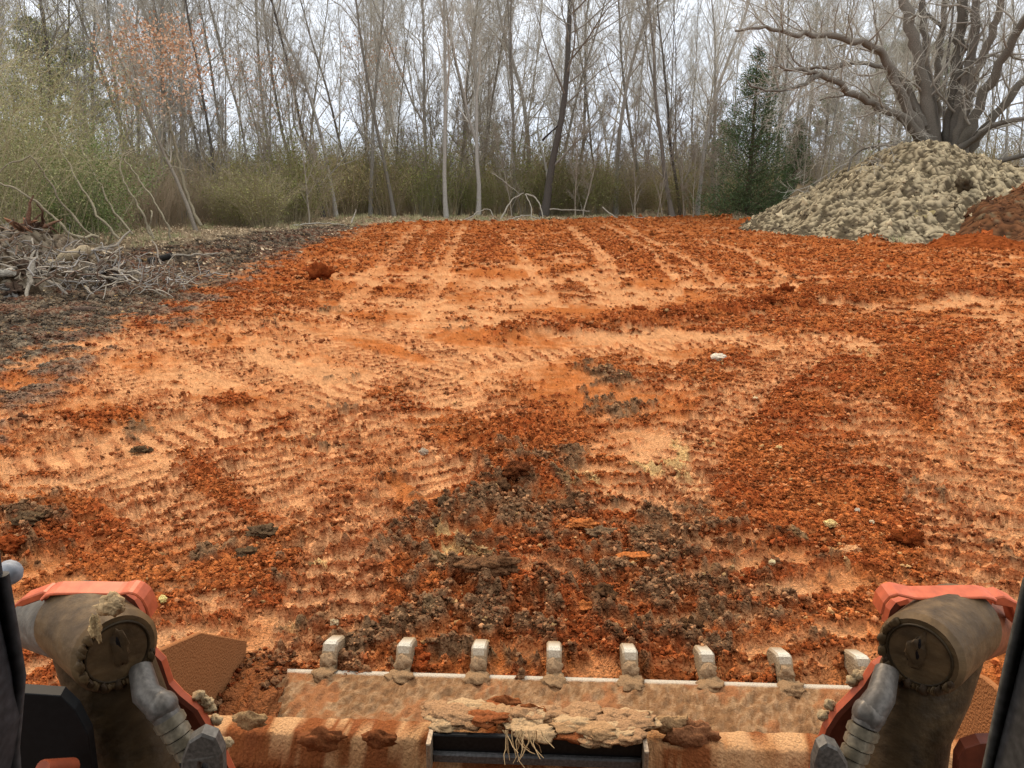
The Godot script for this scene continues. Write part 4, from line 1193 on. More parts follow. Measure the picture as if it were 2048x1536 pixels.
func build_debris() -> void:
	var pale_wood := Color(0.40, 0.34, 0.26)
	var grey_wood := Color(0.3, 0.27, 0.235)
	var brown := Color(0.2, 0.125, 0.08)
	rod("log", "thick pale barkless log lying across the root pile", "log", [Vector3(-7.219, 0.256, -11.7), Vector3(-6.785, 0.366, -11.5), Vector3(-6.472, 0.484, -11.5), Vector3(-6.394, 0.533, -11.7)], 0.055, 0.085, Color(0.4, 0.31, 0.19), null, "", 0.05)
	rod("log", "dark charred log end lying on the leaf strip", "log", [Vector3(-7.097, 0.06, -15.2), Vector3(-6.8, 0.127, -15.1), Vector3(-6.557, 0.184, -15)], 0.07, 0.06, Color(0.035, 0.03, 0.027))
	rod("log", "whitish short log at the left edge of the root pile", "log", [Vector3(-7.509, 0.274, -11), Vector3(-7.221, 0.288, -11), Vector3(-7.091, 0.302, -11)], 0.07, 0.06, Color(0.5, 0.45, 0.36))
	rod("log", "dark half-rotten log flat in the stripped soil below the root pile", "log", [Vector3(-5.328, 0.014, -9.3), Vector3(-5.143, 0.026, -9.3), Vector3(-5.038, 0.006, -9.35)], 0.055, 0.04, brown * 0.5)
	# stumps: a butt and its roots
	for s in [["uprooted stump with pale roots reaching down at the left of the pile", Vector3(-7.104, 0.299, -11.3), 0.17, 13, pale_wood * 0.85, 3], ["grey stump with wiry roots lowest in the pile", Vector3(-6.8, 0.078, -10.5), 0.13, 12, grey_wood * 0.7, 4], ["twisted stump with black hollows right of the log", Vector3(-6.075, 0.23, -11.6), 0.14, 13, grey_wood * 0.8, 5], ["reddish torn stump on top of the pile", Vector3(-7.881, 0.774, -12.8), 0.2, 11, Color(0.16, 0.08, 0.045), 6], ["brown stump at the far left of the pile", Vector3(-8.205, 0.531, -12), 0.22, 11, brown, 7]]:
		var o := thing("root_stump", s[0], "stump", s[1])
		rng.seed = s[5] * 991
		var b := Build.new()
		b.lump(Vector3.ZERO, Vector3(0.9, 0.7, 0.8) * s[2], 0.9, s[5], 14, brown * 0.6, 0.7)
		part("butt", b.done(), mat.bark, o)
		for k in s[3]:
			var a := rng.randf() * TAU
			var p := Vector3.ZERO
			var dir := Vector3(cos(a), rng.randf_range(-0.5, 0.7), sin(a)).normalized()
			var pts := []
			var l: float = s[2] * rng.randf_range(2.0, 4.0)
			for i in 6:
				pts.append(p)
				p += dir * l / 5.0
				dir = (dir + Vector3(rng.randfn(), rng.randfn() - 0.25, rng.randfn()) * 0.4).normalized()
			rod("root", "", "", pts, s[2] * rng.randf_range(0.16, 0.36), 0.008, s[4] * rng.randf_range(0.7, 1.25), o, "", 0.03)
	rng.seed = 4242
	# splintered boards of torn wood on top
	for e in [["long reddish splinter of torn wood jutting up left from the pile", Vector3(-7.75, 0.738, -12.6), Vector3(-8.011, 1.013, -12.4), 0.11], ["reddish splinter standing up behind the long one", Vector3(-7.83, 0.716, -12.7), Vector3(-7.992, 0.978, -12.9), 0.08], ["broad torn splinter across the top of the pile", Vector3(-8.117, 0.83, -12.8), Vector3(-7.631, 0.954, -12.7), 0.07]]:
		var b := Build.new()
		var a: Vector3 = e[2] - e[1]
		var u := a.normalized()
		var w := u.cross(Vector3(0, 0, 1)).normalized()
		var f := w.cross(u)
		b.prism(PackedVector3Array([w * e[3] * 0.5, a * 0.5 + w * e[3] * 0.45, a * 0.8 + w * e[3] * 0.2, a, a * 0.85 - w * e[3] * 0.25, a * 0.55 - w * e[3] * 0.4, -w * e[3] * 0.5]), f * 0.04, 0.006, Color(0.3, 0.135, 0.07))
		var o := part("wood_splinter", b.done(), mat.bark, self)
		o.position = e[1]
		tag(o, e[0], "splinter")
	# sticks thrown over the pile
	for e in [["forked pale branch poking right out of the root pile", [Vector3(-6.598, 0.44, -12), Vector3(-6.457, 0.538, -12.2), Vector3(-6.35, 0.586, -12.5), Vector3(-6.23, 0.774, -12.8)], 0.03], ["straight tan branch leaning right below the forked one", [Vector3(-6.444, 0.344, -12.2), Vector3(-6.427, 0.427, -12.5), Vector3(-6.368, 0.523, -12.7)], 0.03], ["long thin branch running over the leaf strip", [Vector3(-6.606, 0.175, -15), Vector3(-6.184, 0.169, -15.4), Vector3(-6.01, 0.158, -16)], 0.022],
			["dark stick lying to the right of the twisted stump", [Vector3(-5.854, 0.288, -11.4), Vector3(-5.552, 0.262, -11.3), Vector3(-5.255, 0.223, -11.2)], 0.03], ["curved grey root lying over the lower soil", [Vector3(-6.667, 0.189, -11), Vector3(-6.351, 0.107, -10.8), Vector3(-6.051, -0.04, -10.6)], 0.03], ["pale upright root like a bent leg at the left", [Vector3(-6.794, 0.472, -11), Vector3(-6.739, 0.317, -10.8), Vector3(-6.54, 0.125, -10.4), Vector3(-6.502, 0.018, -10.2)], 0.04],
			["white upright twig on the pile", [Vector3(-7.573, 0.702, -12.3), Vector3(-7.462, 0.539, -12.1)], 0.02], ["grey stick lying flat before the pile", [Vector3(-5.999, 0.107, -10.8), Vector3(-5.763, 0.043, -10.6)], 0.025], ["bleached broken branch along the pile's right foot", [Vector3(-6.375, 0.23, -11.6), Vector3(-5.944, 0.223, -11.2), Vector3(-5.562, 0.174, -11)], 0.03], ["thin branch arching off the pile's right side", [Vector3(-5.525, 0.189, -11), Vector3(-5.679, 0.309, -11.2), Vector3(-5.888, 0.397, -11.8)], 0.015]]:
		rod("broken_branch", e[0], "branch", e[1], e[2], e[2] * 0.5, pale_wood * rng.randf_range(0.75, 1.2), null, "", 0.03)
	# the tangle of fine roots
	var b := Build.new()
	for k in 480:
		var p := Vector3(rng.randf_range(-1.9, 2.3), 0, rng.randf_range(-0.9, 1.2))
		p.y = maxf(0.02, 0.85 - 0.3 * absf(p.x + 0.8)) * rng.randf() + 0.05
		var pts := PackedVector3Array()
		var dir := Vector3(rng.randfn(), rng.randfn() * 0.5, rng.randfn()).normalized()
		for i in 5:
			pts.append(p)
			p += dir * rng.randf_range(0.05, 0.14)
			dir = (dir + Vector3(rng.randfn(), rng.randfn(), rng.randfn()) * 0.5).normalized()
		var r := rng.randf_range(0.004, 0.012)
		b.tube(pts, PackedFloat32Array([r, r, r * 0.8, r * 0.6, r * 0.4]), 4, [pale_wood, grey_wood, brown][k % 3] * rng.randf_range(0.35, 0.9))
	var o := part("root_tangle", b.done(), mat.twig, self)
	o.position = Vector3(-6.909, 0.141, -11.4)
	o.position.y = 0.1
	tag(o, "tangle of fine roots and twigs over the uprooted stumps", "root tangle", "", "stuff")
	# fallen branches at the rear edge of the clay
	for e in [["long low fallen branch curving along the rear edge of the clay", [Vector3(-3.098, -0.092, -35), Vector3(-1.672, 0.018, -35.5), Vector3(-0.535, -0.026, -35)], 0.035], ["white arching branch end resting on the clay", [Vector3(-0.267, -0.048, -35), Vector3(0.585, 0.177, -35.4), Vector3(1.515, -0.026, -35)], 0.035], ["pale bough propped up on its twigs before the dark trunk", [Vector3(-0.539, -0.083, -35.3), Vector3(-0.045, 0.804, -35.8), Vector3(0.545, 1.154, -36)], 0.04],
			["thin prop of the pale bough, reaching straight down", [Vector3(0.591, 1.109, -36), Vector3(0.86, 0.586, -35.7), Vector3(0.869, -0.092, -35)], 0.03], ["outer prop of the pale bough, bent like an elbow", [Vector3(0.636, 1.109, -36), Vector3(1.178, 0.804, -35.8), Vector3(1.434, -0.013, -35.2)], 0.035], ["grey twiggy branch heaped left of the pale bough", [Vector3(-2.118, -0.022, -35.4), Vector3(-1.181, 0.45, -35.8), Vector3(-0.81, 0.155, -35.4)], 0.03], ["straight fallen pole right of the dark trunk", [Vector3(1.735, 0.444, -36), Vector3(3.584, 0.349, -36.2)], 0.03],
			["bleached branch sliding down onto the clay at right", [Vector3(4.131, 0.511, -36), Vector3(4.778, 0.058, -35.6), Vector3(5.954, 0.118, -35.2)], 0.03], ["broken stick standing upright at the left rear edge", [Vector3(-6.34, 0.052, -31), Vector3(-6.233, 0.576, -31.5)], 0.03], ["hooked branch lying beside the leaf strip", [Vector3(-7.839, 0.087, -28), Vector3(-7.095, 0.145, -29), Vector3(-6.175, 0.073, -29)], 0.03], ["thin slanting pole behind the pale bough", [Vector3(-0.893, 2.059, -36.5), Vector3(0.478, 1.021, -36)], 0.02], ["dead snag jutting from the dark trunk", [Vector3(1.408, 3.517, -37.2), Vector3(1.732, 3.822, -36.8), Vector3(2.053, 4.082, -36.5)], 0.05]]:
		rod("fallen_branch", e[0], "branch", e[1], e[2], e[2] * 0.55, Color(0.5, 0.44, 0.35) if e[0] != "dead snag jutting from the dark trunk" else Color(0.06, 0.05, 0.045), null, "", 0.04)
	# bent pale saplings before the thicket
	for e in [["tall pale sapling bent over into a hook", [Vector3(-8.798, 0.326, -19), Vector3(-8.889, 0.778, -19), Vector3(-9.236, 1.48, -19), Vector3(-9.404, 2.06, -19.2), Vector3(-9.201, 2.345, -19.4)], 0.028], ["pale sapling bent beside the hooked one, wavy", [Vector3(-8.472, 0.204, -19.4), Vector3(-8.641, 0.907, -19.4), Vector3(-9.29, 1.8, -19.6), Vector3(-9.564, 2.161, -19.8), Vector3(-9.326, 2.347, -20)], 0.026], ["thin crooked stem below the hooked saplings", [Vector3(-8.256, 0.275, -18), Vector3(-8.337, 0.558, -18), Vector3(-8.221, 0.771, -18), Vector3(-8.36, 0.944, -18.2)], 0.025],
			["long olive limb arching over the top of the root pile", [Vector3(-9.082, 0.343, -17), Vector3(-9.434, 1.199, -16.5), Vector3(-9.605, 1.973, -16.2), Vector3(-9.83, 2.005, -16), Vector3(-10.144, 1.742, -15.8)], 0.028], ["thin limb arching in a wide bow above the leaf strip", [Vector3(-9.919, 1.234, -22), Vector3(-9.642, 1.837, -22), Vector3(-9.214, 1.97, -22), Vector3(-8.814, 1.837, -22)], 0.02], ["low greenish limb leaning left over the root pile", [Vector3(-7.907, 0.555, -15), Vector3(-8.161, 0.598, -14.6), Vector3(-8.449, 1.015, -14.4), Vector3(-8.647, 1.311, -14.2), Vector3(-9.017, 1.545, -14)], 0.03],
			["slanting grey stem leaning left out of the thicket", [Vector3(-9.037, 0.298, -18), Vector3(-9.525, 0.95, -18), Vector3(-10.174, 1.948, -18.4), Vector3(-10.946, 2.978, -19)], 0.03], ["second slanting stem parallel to the first", [Vector3(-9.223, 0.326, -19), Vector3(-9.926, 1.147, -19.4), Vector3(-10.696, 2.347, -20), Vector3(-11.27, 3.334, -20.5)], 0.028], ["pale leaning trunk under the russet leaves", [Vector3(-10.313, 0.188, -26), Vector3(-10.696, 1.266, -26), Vector3(-10.954, 3.37, -26), Vector3(-11.045, 4.277, -26)], 0.06]]:
		rod("bent_stem", e[0], "stem", e[1], e[2], e[2] * 0.5, Color(0.4, 0.34, 0.22), null, "", 0.05)



# ------------------------------------------------------------------ the track loader
func sweep(b: Build, loop: Array, from: Vector3, to: Vector3, n: int, back: Vector3, bump: float, paint: Callable) -> void:   # a closed (back, up) loop along the bucket's width
	var m := loop.size()
	for i in n + 1:
		var f := float(i) / n
		var o := from.lerp(to, f)
		for k in m:
			var q: Vector2 = loop[k]
			var p := o + back * q.x + Vector3.UP * q.y
			var w := bump * smoothstep(0.02, 0.06, q.x) * z4.get_noise_3d(p.x * 1.5, p.y * 1.5, p.z * 1.5)
			p += Vector3(0, w, 0)
			b.v.append(p)
			b.n.append(Vector3.UP)
			b.c.append(paint.call(p, q))
	for i in n:
		for k in m:
			var a := i * m + k
			var c := i * m + (k + 1) % m
			b.ix.append_array([a, c, a + m, c, c + m, a + m])

# a bent sheet of steel: a rounded path with thickness, swept along dir
func sheet(b: Build, path: Array, thick: float, dir: Vector3, col: Color, side: float) -> void:
	var cv := Curve3D.new()
	for i in path.size():
		var t: Vector3 = (path[mini(i + 1, path.size() - 1)] - path[maxi(i - 1, 0)]) * 0.16
		cv.add_point(path[i], -t, t)
	var n := 30
	var out := PackedVector3Array()
	var inn := PackedVector3Array()
	for i in n + 1:
		var p := cv.sample_baked(cv.get_baked_length() * i / n)
		var q := cv.sample_baked(minf(cv.get_baked_length(), cv.get_baked_length() * i / n + 0.002)) - cv.sample_baked(maxf(0.0, cv.get_baked_length() * i / n - 0.002))
		out.append(p)
		inn.append(p + q.normalized().cross(dir.normalized()) * thick * side)
	inn.reverse()
	out.append_array(inn)
	b.prism(out, dir, 0.0015, col)

func steel(b: Build, p0: Vector3, p1: Vector3, r: float, col: Color, sides := 20, r2 := -1.0) -> void:
	var u := (p1 - p0)
	var ch := minf(r * 0.12, u.length() * 0.2)
	var e := u.normalized() * ch
	var q := r if r2 < 0 else r2
	b.tube(PackedVector3Array([p0, p0 + e, p1 - e, p1]), PackedFloat32Array([r - ch, r, q, q - ch]), sides, col, true)

func loader() -> void:
	var t := thing("track_loader", "orange compact track loader seen from its cab, its muddy toothed bucket resting on the clay", "loader")
	var paint := Color(0.55, 0.12, 0.048)
	var mud := Color(0.15, 0.092, 0.043)  # mud brown, darkened for the shade of the cab
	var black := Color(0.012, 0.011, 0.01)
	# ---- the cab round the driver
	var cab := Build.new()
	for x in [-1, 1]:
		cab.box(Vector3(x * 0.55, 1.35, 0.35), Vector3(0.03, 1.7, 1.7), 0.005, black * 2.0)
	cab.box(Vector3(0, 2.2, 0.1), Vector3(1.2, 0.04, 2.3), 0.005, black * 2.0)  # roof lengthened forward, out of view, to shade the arms
	cab.box(Vector3(0, 1.35, 1.22), Vector3(1.2, 1.7, 0.03), 0.005, black * 2.0)
	cab.box(Vector3(0, 0.48, 0.35), Vector3(1.2, 0.06, 1.7), 0.005, black * 2.0)
	cab.box(Vector3(0, 0.55, -0.50), Vector3(1.1, 0.28, 0.04), 0.005, black * 2.0)
	part("cab_shell", cab.done(), mat.rubber, t)
	for x in [-1, 1]:
		var tracks := Build.new()
		tracks.box(Vector3(x * 0.72, 0.36, 0.35), Vector3(0.32, 0.6, 1.9), 0.05, black)
		part("track", tracks.done(), mat.rubber, t)
	# posts of the door opening
	var pl := Build.new()
	pl.prism(PackedVector3Array([Vector3(-0.383, 1.264, -0.5), Vector3(-0.365, 1.255, -0.5), Vector3(-0.365, 1.229, -0.5), Vector3(-0.362, 1.203, -0.5), Vector3(-0.361, 1.16, -0.5), Vector3(-0.363, 1.121, -0.5), Vector3(-0.37, 1.095, -0.5), Vector3(-0.375, 1.077, -0.5), Vector3(-0.369, 1.035, -0.5), Vector3(-0.435, 1.035, -0.5)]), Vector3(0, 0, 0.05), 0.008, Color(0.09, 0.09, 0.092))
	var post := part("cab_post", pl.done(), mat.rubber, t)
	for s in [[Vector3(-0.364, 1.254, -0.49), Vector3(-0.368, 1.162, -0.49), Vector3(-0.382, 1.035, -0.49), 0.006], [Vector3(-0.359, 1.235, -0.49), Vector3(-0.36, 1.154, -0.49), Vector3(-0.375, 1.09, -0.49), 0.005]]:
		var b := Build.new()
		b.tube(PackedVector3Array([s[0], s[1], s[2]]), PackedFloat32Array([s[3], s[3], s[3]]), 8, Color(0.1, 0.1, 0.1), true)
		part("seal", b.done(), mat.rubber, post)
	var pr := Build.new()
	pr.prism(PackedVector3Array([Vector3(0.372, 1.256, -0.5), Vector3(0.369, 1.217, -0.5), Vector3(0.366, 1.178, -0.5), Vector3(0.363, 1.125, -0.5), Vector3(0.359, 1.045, -0.5), Vector3(0.422, 1.045, -0.5), Vector3(0.385, 1.256, -0.5)]), Vector3(0, 0, 0.05), 0.008, Color(0.09, 0.09, 0.085))
	var post2 := part("cab_post", pr.done(), mat.rubber, t)
	for s in [[Vector3(0.365, 1.231, -0.49), Vector3(0.362, 1.146, -0.49), Vector3(0.36, 1.054, -0.49), 0.0045], [Vector3(0.373, 1.215, -0.49), Vector3(0.372, 1.133, -0.49), Vector3(0.371, 1.054, -0.49), 0.005]]:
		var b := Build.new()
		b.tube(PackedVector3Array([s[0], s[1], s[2]]), PackedFloat32Array([s[3], s[3], s[3]]), 8, Color(0.14, 0.14, 0.125), true)
		part("seal", b.done(), mat.rubber, post2)
	var kb := Build.new()
	var kp := Vector3(-0.505, 1.123, -0.7)
	kb.lump(kp, Vector3(0.0125, 0.0125, 0.0125), 0.05, 3, 14, Color(0.5, 0.52, 0.55))
	steel(kb, kp + Vector3(-0.03, -0.015, 0), kp + Vector3(-0.006, -0.002, 0), 0.009, Color(0.35, 0.36, 0.38), 14)
	part("knob", kb.done(), mat.rubber, t)

	# ---- bucket
	var ea := Vector3(-0.86, -0.015, -2.165)
	var eb := Vector3(1.125, -0.015, -2.07)
	var right := (eb - ea).normalized()
	var back := right.cross(Vector3.UP).normalized()
	if back.z < 0:
		back = -back
	var crust := func(p: Vector3, q: Vector2) -> Color:
		var n := z2.get_noise_2d(p.x * 3.0, p.z * 3.0 + p.y * 3.0)
		var m := z3.get_noise_2d(p.x * 3.0, p.z * 3.0 + p.y * 3.0) + 0.5 * z4.get_noise_2d(p.x * 4.0, p.z * 4.0)
		var c := Color(0.24, 0.125, 0.058).lerp(Color(0.43, 0.265, 0.14), clampf(0.3 + 0.3 * n + 0.3 * m + 0.5 * z4.get_noise_2d(p.x * 1.7, p.z * 1.7) + 0.5 * z5.get_noise_2d(p.x * 1.5, p.z * 1.5), 0, 1))
		c = c.lerp(Color(0.36, 0.14, 0.055), smoothstep(0.1, 0.6, n - 0.4 * m) * 0.7)
		if q.x > 0.835:
			c = Color(0.035, 0.028, 0.022)  # back of the shell blackened: shadow under the lip put into its colour
		if q.x < 0.02:
			c = Color(0.56, 0.48, 0.37)
		return c
	var sh := Build.new()
	var floor_loop := [Vector2(-0.005, 0.004), Vector2(0.006, 0.018)]
	for k in 42:
		floor_loop.append(Vector2(0.02 + k * 0.0115, 0.02 - k * 0.00036))
	floor_loop.append_array([Vector2(0.56, 0.007), Vector2(0.66, 0.02), Vector2(0.78, 0.09), Vector2(0.84, 0.22), Vector2(0.845, 0.35), Vector2(0.825, 0.43),
			Vector2(0.84, 0.43), Vector2(0.86, 0.35), Vector2(0.857, 0.21), Vector2(0.79, 0.075), Vector2(0.66, 0.0), Vector2(0.5, -0.013), Vector2(0.1, -0.004)])
	sweep(sh, floor_loop, ea, eb, 360, back, 0.012, crust)
	sh.smooth()
	var bucket := part("bucket", sh.done(), mat.crust, t)
	for s in 2:
		var o := ea if s == 0 else eb
		var b := Build.new()
		var lp := PackedVector3Array()
		for q in [Vector2(0.0, 0.0), Vector2(-0.04, 0.085), Vector2(0.25, 0.3), Vector2(0.5, 0.4), Vector2(0.8, 0.45), Vector2(0.86, 0.36), Vector2(0.86, 0.2), Vector2(0.79, 0.07), Vector2(0.66, -0.005), Vector2(0.5, -0.018)]:
			lp.append(o + back * q.x + Vector3.UP * q.y)
		b.prism(lp, right * (0.016 if s else -0.016), 0.003, Color(0.36, 0.15, 0.06))
		part("side_plate", b.done(), mat.crust, bucket)
	# teeth
	for k in range(1, 9):
		var base := ea.lerp(eb, 0.014 + 0.1215 * k)
		var b := Build.new()
		var f := -back
		var lp := PackedVector3Array()
		for q in [Vector2(-0.035, -0.004), Vector2(-0.02, 0.018), Vector2(0.012, 0.035), Vector2(0.03, 0.062), Vector2(0.045, 0.078), Vector2(0.06, 0.08), Vector2(0.14, 0.05), Vector2(0.158, 0.025), Vector2(0.14, 0.0), Vector2(0.05, -0.005)]:
			lp.append(base + f * q.x + Vector3.UP * q.y - right * 0.024)
		b.prism(lp, right * 0.048, 0.006, Color.WHITE)
		for i in b.v.size():
			var h := b.v[i].y - base.y
			var worn := smoothstep(0.55, 0.85, b.n[i].y) * smoothstep(0.05, 0.062, h)
			b.c[i] = Color(0.36, 0.25, 0.145).lerp(Color(0.66, 0.6, 0.48), maxf(worn, smoothstep(0.055, 0.085, h) * 0.35)) * rng.randf_range(0.92, 1.05)
		var tooth := part("tooth", b.done(), mat.crust, bucket)
		var m := Build.new()
		m.lump(base + f * (-0.03) + Vector3(0, 0.02, 0), Vector3(0.04, 0.016, 0.034), 0.4, 40 + k, 10, Color(0.33, 0.2, 0.105))
		m.lump(base + f * 0.015 + Vector3(0, 0.036, 0), Vector3(0.0255, 0.026, 0.026), 0.3, 70 + k, 10, Color(0.36, 0.235, 0.13))
		part("caked_soil", m.done(), mat.crust, bucket)
	# soil heaped into the left corner
	var hp := Build.new()
	for k in 3:
		hp.lump(ea + right * (0.03 + 0.04 * k) + back * (0.05 + 0.1 * k) + Vector3.UP * 0.015, Vector3(0.08, 0.03 + 0.012 * k, 0.11), 0.5, 480 + k, 16, Color(0.33, 0.12, 0.045), 0.3)
	for k in 260:
		var u := rng.randf()
		var q := ea + right * (0.0 + 0.16 * rng.randf()) - back * (0.06 - 0.4 * u)
		var s := 0.003 + 0.009 * pow(rng.randf(), 3.0)
		hp.lump(q + Vector3.UP * (0.02 + 0.04 * rng.randf()), Vector3(s * 1.2, s * 0.8, s), 0.8, 500 + k, 5, RED.lerp(Color(0.3, 0.16, 0.08), rng.randf()) * rng.randf_range(0.7, 1.1))
	part("loose_soil", hp.done(), mat.soil, bucket).set_meta("kind", "stuff")
	# top lip, a box beam with a face of dried clay
	var lipc := func(p: Vector3, q: Vector2) -> Color:
		var n := z2.get_noise_2d(p.x * 2.4 + 3.0, p.y * 2.0)
		var m := z3.get_noise_2d(p.x * 3.0, p.y * 8.0) + 0.4 * z4.get_noise_2d(p.x * 4.0, p.y * 4.0 + p.z * 4.0)
		var c := Color(0.62, 0.35, 0.165).lerp(Color(0.5, 0.24, 0.1), clampf(0.4 + m, 0, 1))
		var red := 0.0
		for e in [[-0.37, 0.075], [-0.25, 0.036], [0.345, 0.055], [-0.5, 0.035], [0.02, 0.11], [0.62, 0.06], [-0.7, 0.09]]:
			red = maxf(red, 1.0 - absf(p.x - e[0]) / e[1])
		c = c.lerp(Color(0.27, 0.085, 0.03), smoothstep(0.1, 0.4, red + 0.7 * m + 1.1 * z3.get_noise_2d(p.x * 1.6, p.y * 3.2 + p.z * 3.2)) * 0.95)
		return c
	var lip := Build.new()
	sweep(lip, [Vector2(0.815, 0.432), Vector2(0.815, 0.478), Vector2(0.822, 0.485), Vector2(0.862, 0.485), Vector2(0.872, 0.478), Vector2(0.892, 0.438), Vector2(0.897, 0.426), Vector2(0.89, 0.418), Vector2(0.825, 0.418)], ea, eb, 240, back, 0.004, lipc)
	lip.smooth()
	part("top_lip", lip.done(), mat.crust, bucket)
	# step plate in the middle
	var cm := Vector3(0.046, 0.494, -1.255)
	var sp := Build.new()
	var bt := Basis(right, Vector3.UP, back)
	var frame := Vector3(0, 0, 0)
	sp.box(cm + Vector3(0, -0.012, 0.03), Vector3(0.39, 0.045, 0.012), 0.002, Color(0.018, 0.017, 0.016), bt)  # near-black sheet, the shade of the recess put into its colour
	sp.box(cm + Vector3(0, -0.034, 0.03), Vector3(0.39, 0.02, 0.03), 0.003, Color(0.14, 0.135, 0.13), bt)
	for s in [-1, 1]:
		sp.box(cm + right * 0.199 * s + Vector3(0, -0.016, 0.045), Vector3(0.008, 0.06, 0.045), 0.002, Color(0.4, 0.3, 0.2), bt)
	part("step_plate", sp.done(), mat.metal, bucket)
	var cake := Build.new()
	for k in 34:
		var u := rng.randf_range(-0.2, 0.2)
		var c: Color = [Color(0.58, 0.38, 0.2), Color(0.5, 0.29, 0.14), Color(0.34, 0.11, 0.04), Color(0.46, 0.26, 0.13)][k % 4 if absf(u) < 0.12 else (k % 2) * 3]
		cake.lump(cm + right * u + Vector3(0, 0.012 + rng.randf() * 0.012, -0.03 + rng.randf() * 0.06), Vector3(rng.randf_range(0.025, 0.05), rng.randf_range(0.006, 0.011), rng.randf_range(0.016, 0.03)), 0.4, 200 + k, 12, c, 0.25)
	var ck := part("dried_mud", cake.done(), mat.crust, bucket)
	ck.set_meta("kind", "stuff")
	var bumps := Build.new()
	for e in [[Vector3(0.342, 0.478, -1.26), 0.05, Color(0.3, 0.13, 0.06)], [Vector3(0.304, 0.493, -1.27), 0.035, Color(0.45, 0.27, 0.13)], [Vector3(-0.363, 0.486, -1.24), 0.04, Color(0.28, 0.1, 0.04)], [Vector3(-0.25, 0.486, -1.24), 0.03, Color(0.26, 0.09, 0.035)], [Vector3(0.035, 0.509, -1.285), 0.03, Color(0.3, 0.1, 0.035)], [Vector3(-0.014, 0.502, -1.32), 0.03, Color(0.32, 0.11, 0.04)], [Vector3(-0.504, 0.504, -1.27), 0.03, Color(0.4, 0.25, 0.12)]]:
		bumps.lump(e[0], Vector3(e[1], e[1] * 0.55, e[1] * 0.4), 0.35, int(e[1] * 1000), 12, e[2], 0.3)
	part("mud_splats", bumps.done(), mat.crust, bucket).set_meta("kind", "stuff")
	# coupler under the lip
	var co := Build.new()
	co.box(Vector3(0.0, 0.36, -1.19) + right * -0.25, Vector3(0.3, 0.05, 0.05), 0.006, Color(0.2, 0.2, 0.19), bt)
	co.box(Vector3(0.0, 0.36, -1.19) + right * 0.3, Vector3(0.26, 0.04, 0.05), 0.006, Color(0.1, 0.09, 0.08), bt)
	for k in 3:
		steel(co, Vector3(-0.33 + k * 0.09, 0.385, -1.17), Vector3(-0.33 + k * 0.09, 0.40, -1.17), 0.022, Color(0.4, 0.37, 0.33), 8)
	co.box(Vector3(0, 0.25, -1.22), Vector3(1.3, 0.2, 0.02), 0.004, black, bt)
	part("coupler", co.done(), mat.metal, t)

	# ---- the two arms
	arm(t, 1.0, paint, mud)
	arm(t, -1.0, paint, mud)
	# roots caught on the step
	var rt := Build.new()
	rng.seed = 88
	for k in 17:
		var p := Vector3(0.019, 0.536, -1.2) + right * rng.randfn() * (0.02 if k < 16 else 0.09)
		var dir := Vector3(rng.randfn() * 0.45, -1, 0.25 + rng.randfn() * 0.2).normalized()
		var pts := PackedVector3Array()
		for i in 5:
			pts.append(p)
			p += dir * rng.randf_range(0.008, 0.02)
			dir = (dir + Vector3(rng.randfn(), rng.randfn() * 0.4, rng.randfn()) * 0.35).normalized()
		rt.tube(pts, PackedFloat32Array([0.0013, 0.0012, 0.001, 0.0008, 0.0005]), 4, Color(0.5, 0.34, 0.17) * rng.randf_range(0.7, 1.2))
	tag(part("root_tuft", rt.done(), mat.twig, self), "tuft of straw-coloured roots caught on the bucket's step, hanging down", "roots", "", "stuff")

